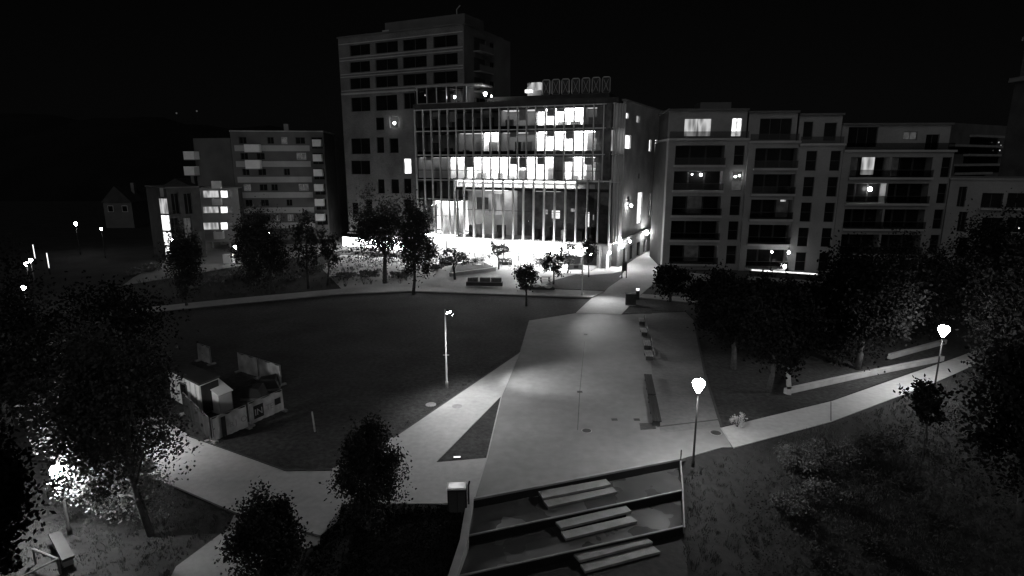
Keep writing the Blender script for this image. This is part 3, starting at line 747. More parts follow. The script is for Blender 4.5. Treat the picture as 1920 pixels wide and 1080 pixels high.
for r, k in zip(ops, wk): window(FA, r, ab, k, 1, fr='offwhite' if k != 'darkglass' else 'frame', bar=.09)
for fl in range(6):   # pale bands between the window rows
    zt = za - 2.5 - pit * fl
    MB().fb(FA, .6, FA.L - 2.8, zt - 1.25, zt - .12, .003, .06).build('pale_band', 'render_light', ab)
MB().fb(FA, -.1, FA.L + .1, za, za + .2, -12, .15).build('parapet', 'render_light', ab)
def balcony(F, x0, y0, x1, y1, dep=1.4):
    a, b, c, d = F.rect(x0, y0, x1, y1)
    o = MB().fb(F, a, b, c - .12, c - .003, .01, dep).build('balcony', 'render_wall', ab)
    MB().fb(F, a, b, c, d, dep - .08, dep).build('balustrade', 'panel_white', o)
    MB().fb(F, a, a + .08, c, d, .01, dep - .085).fb(F, b - .08, b, c, d, .01, dep - .085).build('side_panel', 'panel_white', o)
for k in range(6): balcony(FA, 588 + 1.2 * k, 262 + 27.6 * k, 604 + 1.2 * k, 274.5 + 27.6 * k)
balcony(FA, 462, 271, 490, 285); balcony(FA, 464, 300, 491, 316)
a, b, c, d = FA.rect(528, 232, 537, 245); MB().fb(FA, a, b, za + .2, za + 1.6, -3, -1.6).build('chimney', 'render_wall', ab)
# flank and the lower left volume on a stilt
FAs = Fac(P2(606, 121.2), P2(646, 150)); wall(MB(), FAs, .3, FAs.L, 0, za - .3, [], .3).build('flank_wall', 'render_dark', ab)
FB = Fac(P2(366, 122), P2(436, 119.6))
wall(MB(), FB, 0, FB.L - .1, FB.uz(400, 350)[1], za - 1.2, [], .3).build('rear_wall', 'render_dark', ab)
MB().fb(FB, 0, FB.L - .1, FB.uz(400, 350)[1], za - 1.3, -9, -.31).build('core', 'darkwall', ab)
balcony(FB, 354, 284, 374, 299); balcony(FB, 355, 312, 374, 328)
FD = Fac(P2(366, 114), P2(440, 115.5))
zt, zb_ = FD.uz(400, 354)[1], FD.uz(400, 454)[1]
ops = []; wk = []
for (y0, y1) in ((357, 371), (387, 400), (417, 431)):
    for x0, x1, k in ((370, 376, 'lit_dim'), (380, 410, 'lit_curtain'), (413, 427, 'lit_window'), (429, 436, 'lit_dim')):
        ops.append(FD.rect(x0, y0, x1, y1)); wk.append(k)
wall(MB(), FD, 0, FD.L, zb_, zt, ops, .35).build('lower_facade', 'render_light', ab)
MB().fb(FD, .02, FD.L, zb_ + .01, zt - .01, -8, -.36).build('core', 'darkwall', ab)
for r, k in zip(ops, wk): window(FD, r, ab, k, 0, fr='offwhite', bar=.08)
MB().fb(FD, -.2, FD.L, zt, zt + .15, -8, .1).build('roof_slab', 'render_light', ab)
for q in ((400, 339, 416, 353), (401, 372, 417, 384), (404, 433, 421, 447)): balcony(FD, *q)
for px in (397, 430):
    u = FD.uz(px, 470)[0]; MB().tube([FD.pt(u, 0, -.8), FD.pt(u, zb_, -.8)], .25, 10).build('stilt', 'concrete', ab)
MB().fb(FD, 1.5, FD.L - 1, 0, zb_, -7, -5).build('entrance_wall', 'render_wall', ab)

# ---------------- narrow block with a lit glazed stairwell
FE = Fac(P2(304.5, 100), P2(368, 104)); sb = thing('stairwell_block', 'low dark block with a brightly lit glazed stairwell on its left corner', 'building', (FE.p0.x, FE.p0.y, 0))
zt = FE.uz(340, 352)[1]
ops = [FE.rect(x0, y0, x0 + 14, y0 + 40) for x0 in (322, 346) for y0 in (362, 408, 452)]
wall(MB(), FE, 0, FE.L, 0, zt, ops, .3).build('facade_wall', 'darkwall', sb); MB().fb(FE, .02, FE.L, 0, zt - .1, -10, -.31).build('core', 'darkwall', sb)
for i, r in enumerate(ops): window(FE, r, sb, 'darkglass' if i != 4 else 'lit_dim', 1)
MB().fb(FE, -.1, FE.L, zt, zt + .2, -10, .1).build('parapet', 'render_dark', sb)
FE2 = Fac(P2(288, 100.9), P2(304, 100.1))
zs2 = [FE2.uz(295, y)[1] for y in (372, 400, 403, 431, 434, 458, 461, 492, 494, 524)]
for k in range(0, 10, 2):
    MB().fb(FE2, .1, FE2.L - .1, max(.05, zs2[k + 1]), zs2[k], -.15, 0).build('lit_pane', 'lit_window' if k else 'lit_curtain', sb)
    MB().fb(FE2, 0, FE2.L, zs2[k] + .003, zs2[k] + .28, -.4, .1).build('landing', 'frame', sb)
MB().fb(FE2, 0, FE2.L, 0, zt - .01, -3, -.41).build('stair_core', 'render_light', sb)

# ---------------- long apartment block on the right, stepping down in four sections
pit = 47.0 * scale_at(90, 10)
sect = [('west', 1252, 1402, 92.0, 263, [(1262, 1353, 'rec'), (1371, 1390, 'win')], 'end section with lit penthouse windows, beside the office street'),
        ('b', 1402, 1496, 90.6, 268, [(1410, 1488, 'rec')], 'section with one deep balcony bay over the lit terrace'),
        ('c', 1496, 1580, 90.0, 273, [(1505, 1525, 'win'), (1550, 1569, 'win')], 'section with two columns of narrow windows'),
        ('d', 1580, 1788, 89.2, 285, [(1588, 1660, 'rec'), (1664, 1740, 'rec'), (1758, 1775, 'win')], 'wide far section with a bright balcony lamp')]
for si, (_n, x0, x1, Y, py, cols, lab) in enumerate(sect):
    Fq = Fac(P2(x0, Y), P2(x1 - .8, Y - .9))
    b4 = thing('apartment_block', 'dark grey apartment block, ' + lab, 'building', (Fq.p0.x, Fq.p0.y, 0), group='sections of the long apartment block')
    zp = Fq.uz((x0 + x1) / 2, py)[1]; FL_ = pit
    ops = []; items = []
    for fl in range(5):
        zt = zp - .75 - FL_ * fl; zb_ = zp - FL_ * (fl + 1) + .15
        if zb_ < 0: zb_ = 0.05
        for (xa, xb, k) in cols:
            a, b = Fq.uz(xa, 360)[0], Fq.uz(xb, 360)[0]
            ops.append((a, b, zb_, zt)); items.append((a, b, zb_, zt, k, fl))
    mb = wall(MB(), Fq, 0, Fq.L, 0, zp, ops, 1.6 if cols[0][2] == 'rec' else .35); mb.build('facade_wall', 'render_wall', b4)
    MB().fb(Fq, .02, Fq.L - .02, 0, zp - .1, -13, -1.62).build('core', 'darkwall', b4)
    for (a, b, c, d, k, fl) in items:
        if k == 'win':
            kd = 'darkglass'
            if si == 0 and fl in (1,): kd = 'lit_dim'
            window(Fq, (a, b, c, d), b4, kd, 0, 1, dep=.22)
        else:
            n_ = 3
            for q in range(n_):   # glazing at the back of the loggia
                ua = a + (b - a) * q / n_ + .05; ub_ = a + (b - a) * (q + 1) / n_ - .05
                kd = 'darkglass'
                if (si, fl, q) in ((3, 0, 0), ): kd = 'lit_faint'
                if (si, fl, q) in ((0, 2, 1), (1, 2, 2), (0, 4, 1)): kd = 'lit_faint'
                window(Fq, (ua, ub_, c + .05, d - .05), b4, kd, 0, 0, dep=1.45, name='glazed_door')
            bo = MB().fb(Fq, a - .15, b + .15, c - .32, c - .003, .003, .55).build('balcony', 'render_light', b4)
            MB().fb(Fq, a - .1, b + .1, c + .02, c + 1.05, .44, .47).build('balustrade', 'glass_rail', bo)
            MB().fb(Fq, a - .12, b + .12, c + 1.06, c + 1.1, .42, .5).build('handrail', 'frame', bo)
    MB().fb(Fq, -.003, Fq.L + .2, zp, zp + .3, -13, .35).build('parapet', 'render_light', b4)
    # set-back penthouse floor
    zq = zp + (4.4 if si < 3 else 3.9)
    Fp = Fac(Fq.pt(0, 0)[:2], Fq.pt(Fq.L, 0)[:2], off=-1.4)
    pent = {0: [((1283, 222, 1334, 256), 'lit_curtain', 1), ((1372, 221, 1391, 256), 'lit_window', 1)], 1: [((1424, 222, 1484, 262), 'darkglass', 2)], 2: [((1506, 228, 1524, 262), 'darkglass', 0), ((1545, 230, 1568, 264), 'darkglass', 0)], 3: [((1590, 238, 1645, 276), 'darkglass', 2), ((1694, 247, 1720, 262), 'lit_dim', 1), ((1735, 252, 1760, 285), 'darkglass', 1)]}[si]
    ops = [Fp.rect(*q) for q, k, m_ in pent]
    wall(MB(), Fp, .1, Fp.L - .1, zp + .3, zq, ops, .3).build('penthouse_wall', 'render_wall', b4); MB().fb(Fp, .12, Fp.L - .12, zp + .3, zq - .05, -9, -.31).build('core', 'darkwall', b4)
    for (q, k, m_), r in zip(pent, ops): window(Fp, r, b4, k, m_)
    MB().fb(Fp, -.05, Fp.L + .05, zq, zq + .3, -9.5, .45).build('roof_slab', 'render_dark', b4)
    MB().fb(Fq, .1, Fq.L - .1, zp + .34, zp + 1.3, .1, .13).build('roof_rail', 'glass_rail', b4)
    if si == 0: MB().fb(Fp, Fp.L * .45, Fp.L * .85, zq + .3, zq + 1.5, -7, -3).build('plant_room', 'render_dark', b4)
    if si == 0:
        for px, py, r_ in ((1300, 327, .1), (1317, 328, .2)): lamp_bulb(b4, Fq.pt(*Fq.uz(px, py), -.9), r_, 'lamp_small', 'balcony_lamp')
        for px, py, r_ in ((1378, 331, .14), (1386, 329, .14)): lamp_bulb(b4, Fq.pt(*Fq.uz(px, py), .12), r_, 'lamp_small', 'wall_lamp')
    if si == 3:
        lamp_bulb(b4, Fq.pt(*Fq.uz(1636, 355), -.7), .3, 'lamp_small', 'balcony_lamp')
        a, b, c, d = Fq.rect(1624, 292, 1648, 328); MB().fb(Fq, a, b, c, d, -1.38, -1.33).build('lit_curtain', 'lit_curtain', b4)
        a, b, c, d = Fq.rect(1586, 381, 1602, 388); MB().fb(Fq, a, b, c, d, -1.38, -1.33).build('lit_screen', 'lit_curtain', b4)
    if si == 1:
        a, b, c, d = Fq.rect(1469, 370, 1479, 379); MB().fb(Fq, a, b, c, d, -1.38, -1.33).build('lit_screen', 'lit_curtain', b4)
        for px, py, r_ in ((1443, 470, .16), (1474, 471, .2), (1467, 497, .24)):
            p = Vector(Fq.pt(*Fq.uz(px, py), 1.2)); MB().tube([tuple(p + Vector((0, 1.2, .15))), tuple(p + Vector((0, 0, .2)))], .03, 5).build('lamp_bracket', 'frame', b4); lamp_bulb(b4, tuple(p), r_, 'lamp_small', 'wall_lamp')
# lower wing further right, and far buildings behind
FW = Fac(P2(1788.5, 88), P2(2010, 82)); lw = thing('low_wing', 'low dark wing of flats at the right edge with a single tiny light', 'building', (FW.p0.x, FW.p0.y, 0))
zt = FW.uz(1870, 338)[1]
ops = [FW.rect(x, y, x + 40, y + 28) for y in (362, 408, 454) for x in (1840, 1888)]
ops += [FW.rect(1796, y, 1811, y + 38) for y in (350, 397, 445)]
wall(MB(), FW, 0, FW.L, 0, zt, ops, .8).build('facade_wall', 'render_wall', lw); MB().fb(FW, .02, FW.L, 0, zt - .1, -12, -.81).build('core', 'darkwall', lw)
for r in ops:
    window(FW, r, lw, 'darkglass', 1, dep=.6)
    if r[1] - r[0] > 2: MB().fb(FW, r[0] - .1, r[1] + .1, r[2] - .25, r[2] - .003, .003, .9).build('balcony', 'render_light', lw)
MB().fb(FW, -.1, FW.L, zt, zt + .3, -12, .2).build('parapet', 'render_wall', lw)
lamp_bulb(lw, FW.pt(*FW.uz(1909, 427), .3), .1, 'lit_window', 'wall_lamp')
FG = Fac(P2(1776, 150), P2(1878, 165)); fb_ = thing('stepped_flats', 'distant flats with pale balcony edges rising behind the low wing', 'building', (FG.p0.x, FG.p0.y, 0))
zt = FG.uz(1820, 232)[1]
wall(MB(), FG, 0, FG.L, 0, zt, [], .3).build('facade_wall', 'render_dark', fb_); MB().fb(FG, .02, FG.L, 0, zt - .1, -14, -.31).build('core', 'darkwall', fb_)
for i, (xa, xb, y) in enumerate(((1818, 1872, 254), (1779, 1874, 272), (1806, 1874, 289), (1789, 1876, 307), (1790, 1848, 323))):
    a, b, c, d = FG.rect(xa, y, xb, y + 4); o = MB().fb(FG, a, b, c, d, .003, 1.6).build('balcony', 'concrete', fb_); MB().fb(FG, a + .5, b - .5, c - 1.8, c - .2, .003, .05).build('glazed_door', 'darkglass', fb_)
for px, py in ((1866, 267), (1870, 273), (1868, 282)): lamp_bulb(fb_, FG.pt(*FG.uz(px, py), .8), .16, 'lit_curtain', 'balcony_lamp')
# old industrial tower at the right edge
p = P2(1942, 125); ot = thing('old_tower', 'old square masonry tower with a cornice, cut by the right edge', 'tower', (p.x, p.y, 0))
zc1 = AY(1900, 150, 125).z; ztp = AY(1905, 62, 125).z
MB().hexa([(p.x - 4.2, p.y - 4, 0), (p.x + 4.2, p.y - 4, 0), (p.x + 4.2, p.y + 4, 0), (p.x - 4.2, p.y + 4, 0), (p.x - 4, p.y - 3.8, zc1), (p.x + 4, p.y - 3.8, zc1), (p.x + 4, p.y + 3.8, zc1), (p.x - 4, p.y + 3.8, zc1)]).build('shaft', 'brick_grey', ot)
MB().box(p.x - 4.8, p.x + 4.8, p.y - 4.6, p.y + 4.6, zc1 + .003, zc1 + .9).build('cornice', 'render_light', ot)
MB().box(p.x - 3.6, p.x + 3.6, p.y - 3.4, p.y + 3.4, zc1 + .903, ztp - .8).build('upper_stage', 'brick_grey', ot)
MB().box(p.x - 4.1, p.x + 4.1, p.y - 3.9, p.y + 3.9, ztp - .797, ztp).build('crown_cornice', 'render_light', ot)
for k in (-1, 1): MB().box(p.x + k * 2.2 - .3, p.x + k * 2.2 + .3, p.y - 4.25, p.y - 4.003, 8, zc1 - 1).build('pilaster', 'render_wall', ot)
# faint houses far left
def house(px, Y, wd, eave, ridge, label, rz=0.0, lit=False):
    p = P2(px, Y); t = thing('gabled_house', label, 'house', (p.x, p.y, 0), rz, group='far houses on the left')
    MB().box(-wd, wd, 0, 9, 0, eave).build('house_wall', 'render_dark', t, local=True)
    MB().add([(-wd - .3, -.3, eave), (wd + .3, -.3, eave), (wd + .3, 9.3, eave), (-wd - .3, 9.3, eave), (0, -.3, ridge), (0, 9.3, ridge)], [(0, 1, 4), (2, 3, 5), (1, 2, 5, 4), (3, 0, 4, 5), (3, 2, 1, 0)]).build('roof', 'roofing', t, local=True)
    for k in (-1, 1):
        f = MB().box(k * wd * .5 - .7, k * wd * .5 + .7, -.08, -.003, eave - 2.4, eave - .8).build('window', 'offwhite', t, local=True)
        MB().box(k * wd * .5 - .6, k * wd * .5 + .6, -.1, -.083, eave - 2.3, eave - .9).build('pane', 'lit_dim' if lit and k > 0 else 'darkglass', f, local=True)
    MB().box(wd * .4, wd * .4 + .8, 4, 5, eave, ridge + .6).build('chimney', 'brick_grey', t, local=True)
house(208, 150, 3.6, 6.5, 10.6, 'pale gabled house far off, its gable highest of the dark left skyline')
house(250, 165, 5.5, 6.4, 9.2, 'wide low house beside the pale gabled house on the far left', 0.3)
house(325, 150, 5.0, 9.5, 12.5, 'dark house behind the stairwell block with one small lit window', 0.1, True)
#house(150, 118, 5.5, 5.5, 8.2, 'dark house standing behind the twin street lights on the far left', 0.25)
#house(20, 92, 5.0, 5.0, 7.6, 'dim house at the left edge behind the lamps', 0.35)

# ------------------------------------------------------------------ lamps
def lantern(base, h, label, glow='lamp_glow', size=1.0, group='park lantern posts', name='street_lamp', r=0.055):
    t = thing(name, label, 'lamp', base, 0, group)
    MB().lathe([(r * 1.9, 0), (r * 1.9, .35), (r * 1.2, .42), (r, h * .5), (r * .8, h - .45 * size)], 10).build('pole', 'darkpole', t, smooth=True, local=True)
    z = h - .45 * size
    MB().lathe([(.06 * size, z), (.12 * size, z + .10 * size), (.21 * size, z + .26 * size), (.265 * size, z + .40 * size), (.25 * size, z + .50 * size), (.17 * size, z + .585 * size), (.06 * size, z + .62 * size)], 18).build('diffuser', glow, t, smooth=True, local=True)
    MB().lathe([(.08 * size, z - .06), (.085 * size, z - .002)], 12).build('collar', 'darkpole', t, local=True)
    MB().lathe([(.055 * size, z + .622 * size), (.03 * size, z + .65 * size), (.012, z + .69 * size)], 10).build('finial', 'darkpole', t, smooth=True, local=True)
    return t
lantern(tuple(G(1299, 875)), 5.05, 'brightly lit park lantern on a dark post at the right corner of the terraces', size=1.25)
lantern(tuple(G(1750, 740)), 5.1, 'brightly lit park lantern beside the pale path on the right, near the dark trees', size=1.35)
l3 = thing('street_lamp', 'lit lantern on a slim post shining into the leaves at lower left', 'lamp', tuple(G(131, 1002)), 0, 'park lantern posts')
b3 = G(131, 1002); h3 = AY(104, 858, b3.y).z
MB().lathe([(.1, 0), (.1, .35), (.065, .42), (.05, h3)], 10).build('pole', 'darkpole', l3, smooth=True, local=True)
MB().box(-.16, .16, -.12, .12, h3 + .003, h3 + .1).build('cap', 'black', l3, local=True)
MB().lathe([(.09, h3 - .75), (.2, h3 - .65), (.22, h3 - .35), (.15, h3 - .2)], 14, (.26, -.45, 0)).build('diffuser', 'lamp_tree', l3, smooth=True, local=True)
MB().tube([(0, 0, h3 - .1), (.26, -.45, h3 - .12), (.26, -.45, h3 - .2)], .03, 6).build('arm', 'black', l3, local=True)

def mast(base_px, top_px, label, aims, power, r=0.07):
    b = G(*base_px); h = AY(*top_px, b.y).z
    t = thing('floodlight_mast', label, 'lamp mast', tuple(b), 0, 'floodlight masts')
    MB().lathe([(r * 1.5, 0), (r * 1.5, .5), (r, .55), (r * .8, h)], 12).build('pole', 'pole', t, smooth=True, local=True)
    MB().box(-.22, .22, -.04, .04, h * .42, h * .42 + .06).build('bracket', 'pole', t, local=True)
    for i, (ax, ay, en, ang, bl) in enumerate(aims):
        g = Vector(G(ax, ay)); d = (g - (b + Vector((0, 0, h)))); dl = Vector((d.x, d.y, 0)).normalized()
        hp = Vector((dl.x * .42, dl.y * .42, h - .05 - .3 * i))
        MB().tube([(0, 0, h - .05 - .3 * i), tuple(hp)], .03, 6).build('arm', 'pole', t, local=True)
        dd = d.normalized(); sx = dd.cross(Vector((0, 0, 1))).normalized(); sy = sx.cross(dd)
        q = lambda a_, b_, c_: tuple(hp + sx * a_ + sy * b_ + dd * c_)
        hd = MB().hexa([q(-.14, -.1, -.05), q(.14, -.1, -.05), q(.14, .1, -.05), q(-.14, .1, -.05), q(-.19, -.14, .12), q(.19, -.14, .12), q(.19, .14, .12), q(-.19, .14, .12)]).build('floodlight', 'darkpole', t, local=True)
        MB().hexa([q(-.16, -.11, .122), q(.16, -.11, .122), q(.16, .11, .122), q(-.16, .11, .122), q(-.16, -.11, .13), q(.16, -.11, .13), q(.16, .11, .13), q(-.16, .11, .13)]).build('lens', 'lamp_far', hd, local=True)
        ld = bpy.data.lights.new('flood_beam', 'SPOT'); ld.energy = en; ld.spot_size = R(ang); ld.spot_blend = bl; ld.shadow_soft_size = .12
        lo = bpy.data.objects.new('flood_beam', ld); C.objects.link(lo); lo.parent = t; lo.location = hp + dd * .2
        lo.rotation_euler = dd.to_track_quat('-Z', 'Y').to_euler()
    return t
mast((838, 727), (833, 580), 'pale floodlight mast standing alone on the lawn beside the path', [(945, 790, 2800, 150, 1.0), (1045, 712, 4600, 52, 1.0)], 1)
mast((1091, 556), (1089, 462), 'pale floodlight mast at the lawn corner in front of the office', [(1130, 568, 2300, 76, 1.0), (1145, 622, 3800, 36, 1.0)], 1)
mast((965, 524), (965, 476), 'short dark mast among the terrace trees in front of the shop', [(1000, 530, 300, 120, .6)], 1, .05)
for px, py, z, lab, gl, sz in ((45, 542, 4.6, 'lit lantern at the far left edge of the park', 'lamp_far', 1.0), (142, 421, 5.5, 'lit street lamp far off, highest of the left lamps', 'lamp_far', 1.3),
                      (58, 491, 5.5, 'upper of two close lamps at the left edge', 'lamp_far', .9), (50, 498, 5.0, 'lower of two close lamps at the left edge', 'lamp_far', .9),
                      (350, 418, 5.0, 'lit lamp against the stairwell block', 'lamp_far', 1.0), (322, 452, 4.0, 'upper of two small lamps in the tree below the stairwell block', 'lamp_far', .8), (323, 482, 4.0, 'lower of two small lamps in the tree below the stairwell block', 'lamp_far', .8),
                      (505, 440, 5.0, 'small lamp shining through the large tree left of the tower', 'lamp_far', .7), (625, 338, 9.0, 'tall far street lamp between the balcony flats and the tower', 'lamp_far', .8), (345, 331, 9.5, 'small far light above the stairwell block', 'lamp_small', .8),
                      (190, 431, 5.0, 'dim lamp on the dark street at far left', 'lamp_small', .9), (640, 388, 5.0, 'street lamp at the left foot of the tower', 'lamp_far', 1.3)):
    p = G(px, py, z); lantern((p.x, p.y, 0), z + .25, lab, gl, sz * .8, 'distant street lamps')
for px, py, lab in ((62, 462, 'longer of two upright glowing light strips far left'), (88, 478, 'shorter of two upright glowing light strips far left')):
    p = G(px, py, 3.0); t = thing('light_column', lab, 'lamp', (p.x, p.y, 0), 0, 'glowing light columns')
    MB().lathe([(.16, 0), (.16, .9), (.1, 1.0)], 10).build('base', 'darkpole', t, local=True)
    MB().lathe([(.06, 1.003), (.06, 3.3)], 10).build('tube', 'lit_window', t, local=True); MB().lathe([(.09, 3.303), (.09, 3.38)], 10).build('cap', 'darkpole', t, local=True)
p = G(112, 663, .9); t = thing('bollard_light', 'small bollard light glinting through the dark left trees', 'bollard light', (p.x, p.y, 0))
MB().lathe([(.1, 0), (.09, .75)], 10).build('post', 'darkpole', t, local=True); MB().lathe([(.085, .753), (.085, .95)], 10).build('lens', 'lamp_small', t, local=True); MB().lathe([(.12, .953), (.1, 1.0)], 10).build('cap', 'darkpole', t, local=True)
p = G(251, 768, 3.0); lantern((p.x, p.y, 0), 3.2, 'low lantern glinting through the big tree near the site fence', 'lamp_mid', .7)

# ------------------------------------------------------------------ vegetation
def leaves_mesh(name, pts, size, m, seed, flat=0.0):
    g = np.random.default_rng(seed); n = len(pts)
    a = g.normal(size=(n, 3)); a /= np.linalg.norm(a, axis=1)[:, None]
    b = g.normal(size=(n, 3)); b -= (a * b).sum(1)[:, None] * a; b /= np.linalg.norm(b, axis=1)[:, None]
    s = size * g.uniform(.6, 1.35, (n, 1))
    A = a * s * .5; B = b * s * .32
    V = np.stack([pts - A, pts + B - A * .1, pts + A, pts - B - A * .1], 1).reshape(-1, 3)
    me = bpy.data.meshes.new(name); me.vertices.add(4 * n); me.vertices.foreach_set('co', V.ravel().astype(np.float32))
    me.loops.add(4 * n); me.loops.foreach_set('vertex_index', np.arange(4 * n, dtype=np.int32))
    me.polygons.add(n); me.polygons.foreach_set('loop_start', np.arange(0, 4 * n, 4, dtype=np.int32)); 
    me.materials.append(M[m]); me.update(); me.validate(); return me

_ts = [100]
def crown_points(c, rx, ry, rz, n, clumps, g, cone=0.0, shell=.55):
    cs = g.normal(size=(clumps, 3)); cs /= np.linalg.norm(cs, axis=1)[:, None]
    cs *= (shell + (1 - shell) * g.random((clumps, 1))) * g.uniform(.7, 1.22, (clumps, 1))
    cs = np.concatenate([cs, g.normal(size=(max(2, clumps // 4), 3)) * .3])
    k = g.integers(0, len(cs), n)
    p = cs[k] + g.normal(size=(n, 3)) * g.uniform(.10, .22, (len(cs), 1))[k]
    if cone: 
        t = np.clip((p[:, 2] + 1) / 2, 0, 1.05); f = 1 - cone * t
        p[:, 0] *= f; p[:, 1] *= f
    return np.array(c) + p * (.84 if cone else .95) * np.array([rx, ry, rz])

def tree(base, rect, n, label, leaf='leaf', lsize=.24, clumps=40, cone=0.0, group='park trees', name='leafy_tree', lobes=(), trunk_r=None, stems=1, ryf=.95, shell=.55):
    _ts[0] += 1; seed = _ts[0]; g = np.random.default_rng(seed)
    b = G(*base); b.z = ground_z(b.x, b.y)
    Yc = b.y
    x0, y0, x1, y1 = rect
    top = AY((x0 + x1) / 2, y0, Yc); bot = AY((x0 + x1) / 2, y1, Yc); lef = AY(x0, (y0 + y1) / 2, Yc); rig = AY(x1, (y0 + y1) / 2, Yc)
    rx = (rig.x - lef.x) / 2; rz = (top.z - bot.z) / 2; cz = max((top.z + bot.z) / 2, rz * .9 + .3); cx = (lef.x + rig.x) / 2
    t = thing(name, label, 'tree', tuple(b), 0, group)
    tr = trunk_r or max(.06, rx * .07)
    mb = MB()
    rr_ = random.Random(seed)
    for s_ in range(stems):
        off = Vector((rr_.uniform(-.3, .3), rr_.uniform(-.2, .2), 0)) * (1 if stems > 1 else 0)
        C0 = Vector((cx - b.x + (s_ - (stems - 1) / 2) * rx * .5, 0, cz - b.z))
        top_ = C0 + Vector((0, 0, rz * .75))
        mid = off.lerp(C0, .55) + Vector((rr_.uniform(-.1, .1), rr_.uniform(-.1, .1), 0)) * rx
        pts = [off, off.lerp(mid, .5) + Vector((rr_.uniform(-.04, .04) * rx, 0, 0)), mid, C0, top_]
        mb.tube([tuple(p) for p in pts], [tr * 1.15, tr * .95, tr * .75, tr * .5, tr * .12], 8)
        for k in range(9):
            f = rr_.uniform(.35, .95); i = min(3, int(f * 4)); st = pts[i].lerp(pts[i + 1], f * 4 - i)
            an = rr_.uniform(0, 6.28); rl = rr_.uniform(.45, .9)
            en = C0 + Vector((math.cos(an) * rx * rl * .85, math.sin(an) * rx * rl * .8, rr_.uniform(-.5, .7) * rz))
            if cone: en.x = C0.x + (en.x - C0.x) * .6; en.y = C0.y + (en.y - C0.y) * .6
            md = st.lerp(en, .5) + Vector((0, 0, .08 * rz))
            mb.tube([tuple(st), tuple(md), tuple(en)], [tr * .38, tr * .25, tr * .07], 6)
    mb.build('trunk', 'bark', t, smooth=True, local=True)
    pts = crown_points((cx - b.x, 0, cz - b.z), rx, rx * ryf, rz, n, clumps, g, cone, shell)
    lob = []
    for (lx0, ly0, lx1, ly1, ln, dy) in lobes:
        lt, lb = AY((lx0 + lx1) / 2, ly0, Yc), AY((lx0 + lx1) / 2, ly1, Yc); ll, lr = AY(lx0, (ly0 + ly1) / 2, Yc), AY(lx1, (ly0 + ly1) / 2, Yc)
        lob.append(crown_points(((ll.x + lr.x) / 2 - b.x, dy, (lt.z + lb.z) / 2 - b.z), (lr.x - ll.x) / 2, (lr.x - ll.x) / 2, (lt.z - lb.z) / 2, ln, 30, g, 0, .4))
    pts = pts[pts[:, 2] > .25]
    link('crown', leaves_mesh('crown', pts, lsize, leaf, seed), t, local=True)
    if lob: link('lamplit_boughs', leaves_mesh('lamplit_boughs', np.concatenate(lob), lsize * .8, 'leaf_lamplit', seed + 900), t, local=True)  # boughs near the lantern get paler leaves, lamplight put into the colour
    return t

# foreground
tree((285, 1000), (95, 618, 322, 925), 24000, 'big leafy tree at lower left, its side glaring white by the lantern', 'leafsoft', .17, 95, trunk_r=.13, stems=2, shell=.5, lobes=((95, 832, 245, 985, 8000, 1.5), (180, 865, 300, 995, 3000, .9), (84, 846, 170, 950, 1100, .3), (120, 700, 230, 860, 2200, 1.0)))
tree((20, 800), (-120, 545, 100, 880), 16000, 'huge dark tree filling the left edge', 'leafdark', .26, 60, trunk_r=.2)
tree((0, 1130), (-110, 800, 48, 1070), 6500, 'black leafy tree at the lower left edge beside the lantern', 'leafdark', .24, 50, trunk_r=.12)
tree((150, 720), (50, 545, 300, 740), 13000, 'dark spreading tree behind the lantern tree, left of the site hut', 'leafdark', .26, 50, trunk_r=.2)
tree((690, 985), (614, 782, 778, 975), 18000, 'dense dark conical tree standing between the path and the cheek wall', 'leafblack', .14, 60, cone=.4, trunk_r=.11)
tree((505, 1090), (420, 990, 600, 1150), 18000, 'dark bushy tree at the bottom edge below the path', 'leafblack', .14, 60, cone=.3, trunk_r=.11)
#tree((640, 1080), (585, 985, 720, 1120), 5000, 'low black tree at the bottom edge between the conical tree and the bushy tree', 'leafdark', .22, 40, trunk_r=.08)
#tree((770, 1075), (700, 1010, 850, 1150), 4500, 'black bushy tree at the bottom edge beside the cheek wall', 'leafdark', .22, 40, trunk_r=.08)
# beyond the lawn
tree((512, 551), (432, 388, 546, 530), 13000, 'large dark round tree in front of the balcony flats', 'leaf', .27, 55)
tree((350, 575), (306, 428, 380, 548), 7000, 'slender dark tree below the lit stairwell', 'leaf', .26, 40)
tree((578, 541), (540, 405, 608, 500), 2200, 'open thin tree just right of the large round tree', 'leaf', .34, 26)
tree((614, 535), (595, 440, 640, 500), 1300, 'thin sapling between the open tree and the broad tree', 'leaf', .3, 18)
tree((722, 531), (652, 368, 772, 500), 13500, 'broad dark tree before the tower, left of the tall tree', 'leaf', .27, 50)
tree((775, 552), (736, 366, 818, 528), 12500, 'tall dark tree at the bend of the lawn edge', 'leaf', .26, 46)
tree((987, 574), (957, 494, 1012, 540), 1900, 'small dark tree on the lawn edge in front of the shop', 'leaf', .26, 26)
tree((1038, 533), (1012, 470, 1062, 515), 1900, 'small round tree lit from behind by the shop', 'leaf', .28, 26)
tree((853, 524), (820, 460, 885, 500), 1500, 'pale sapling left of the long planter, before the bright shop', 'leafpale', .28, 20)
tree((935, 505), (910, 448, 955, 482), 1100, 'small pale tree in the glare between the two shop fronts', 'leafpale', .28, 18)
tree((1104, 520), (1085, 445, 1122, 490), 1000, 'thin sapling behind the floodlight mast by the office corner', 'leaf', .28, 16)
tree((1257, 566), (1222, 498, 1294, 553), 3600, 'compact round dark tree beside the bright walkway', 'leafdark', .3, 40)
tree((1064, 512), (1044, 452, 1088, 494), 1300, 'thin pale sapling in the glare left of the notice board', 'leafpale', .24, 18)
tree((800, 512), (776, 446, 832, 494), 1700, 'leafy sapling in the glare right of the tall tree', 'leaf', .24, 22)
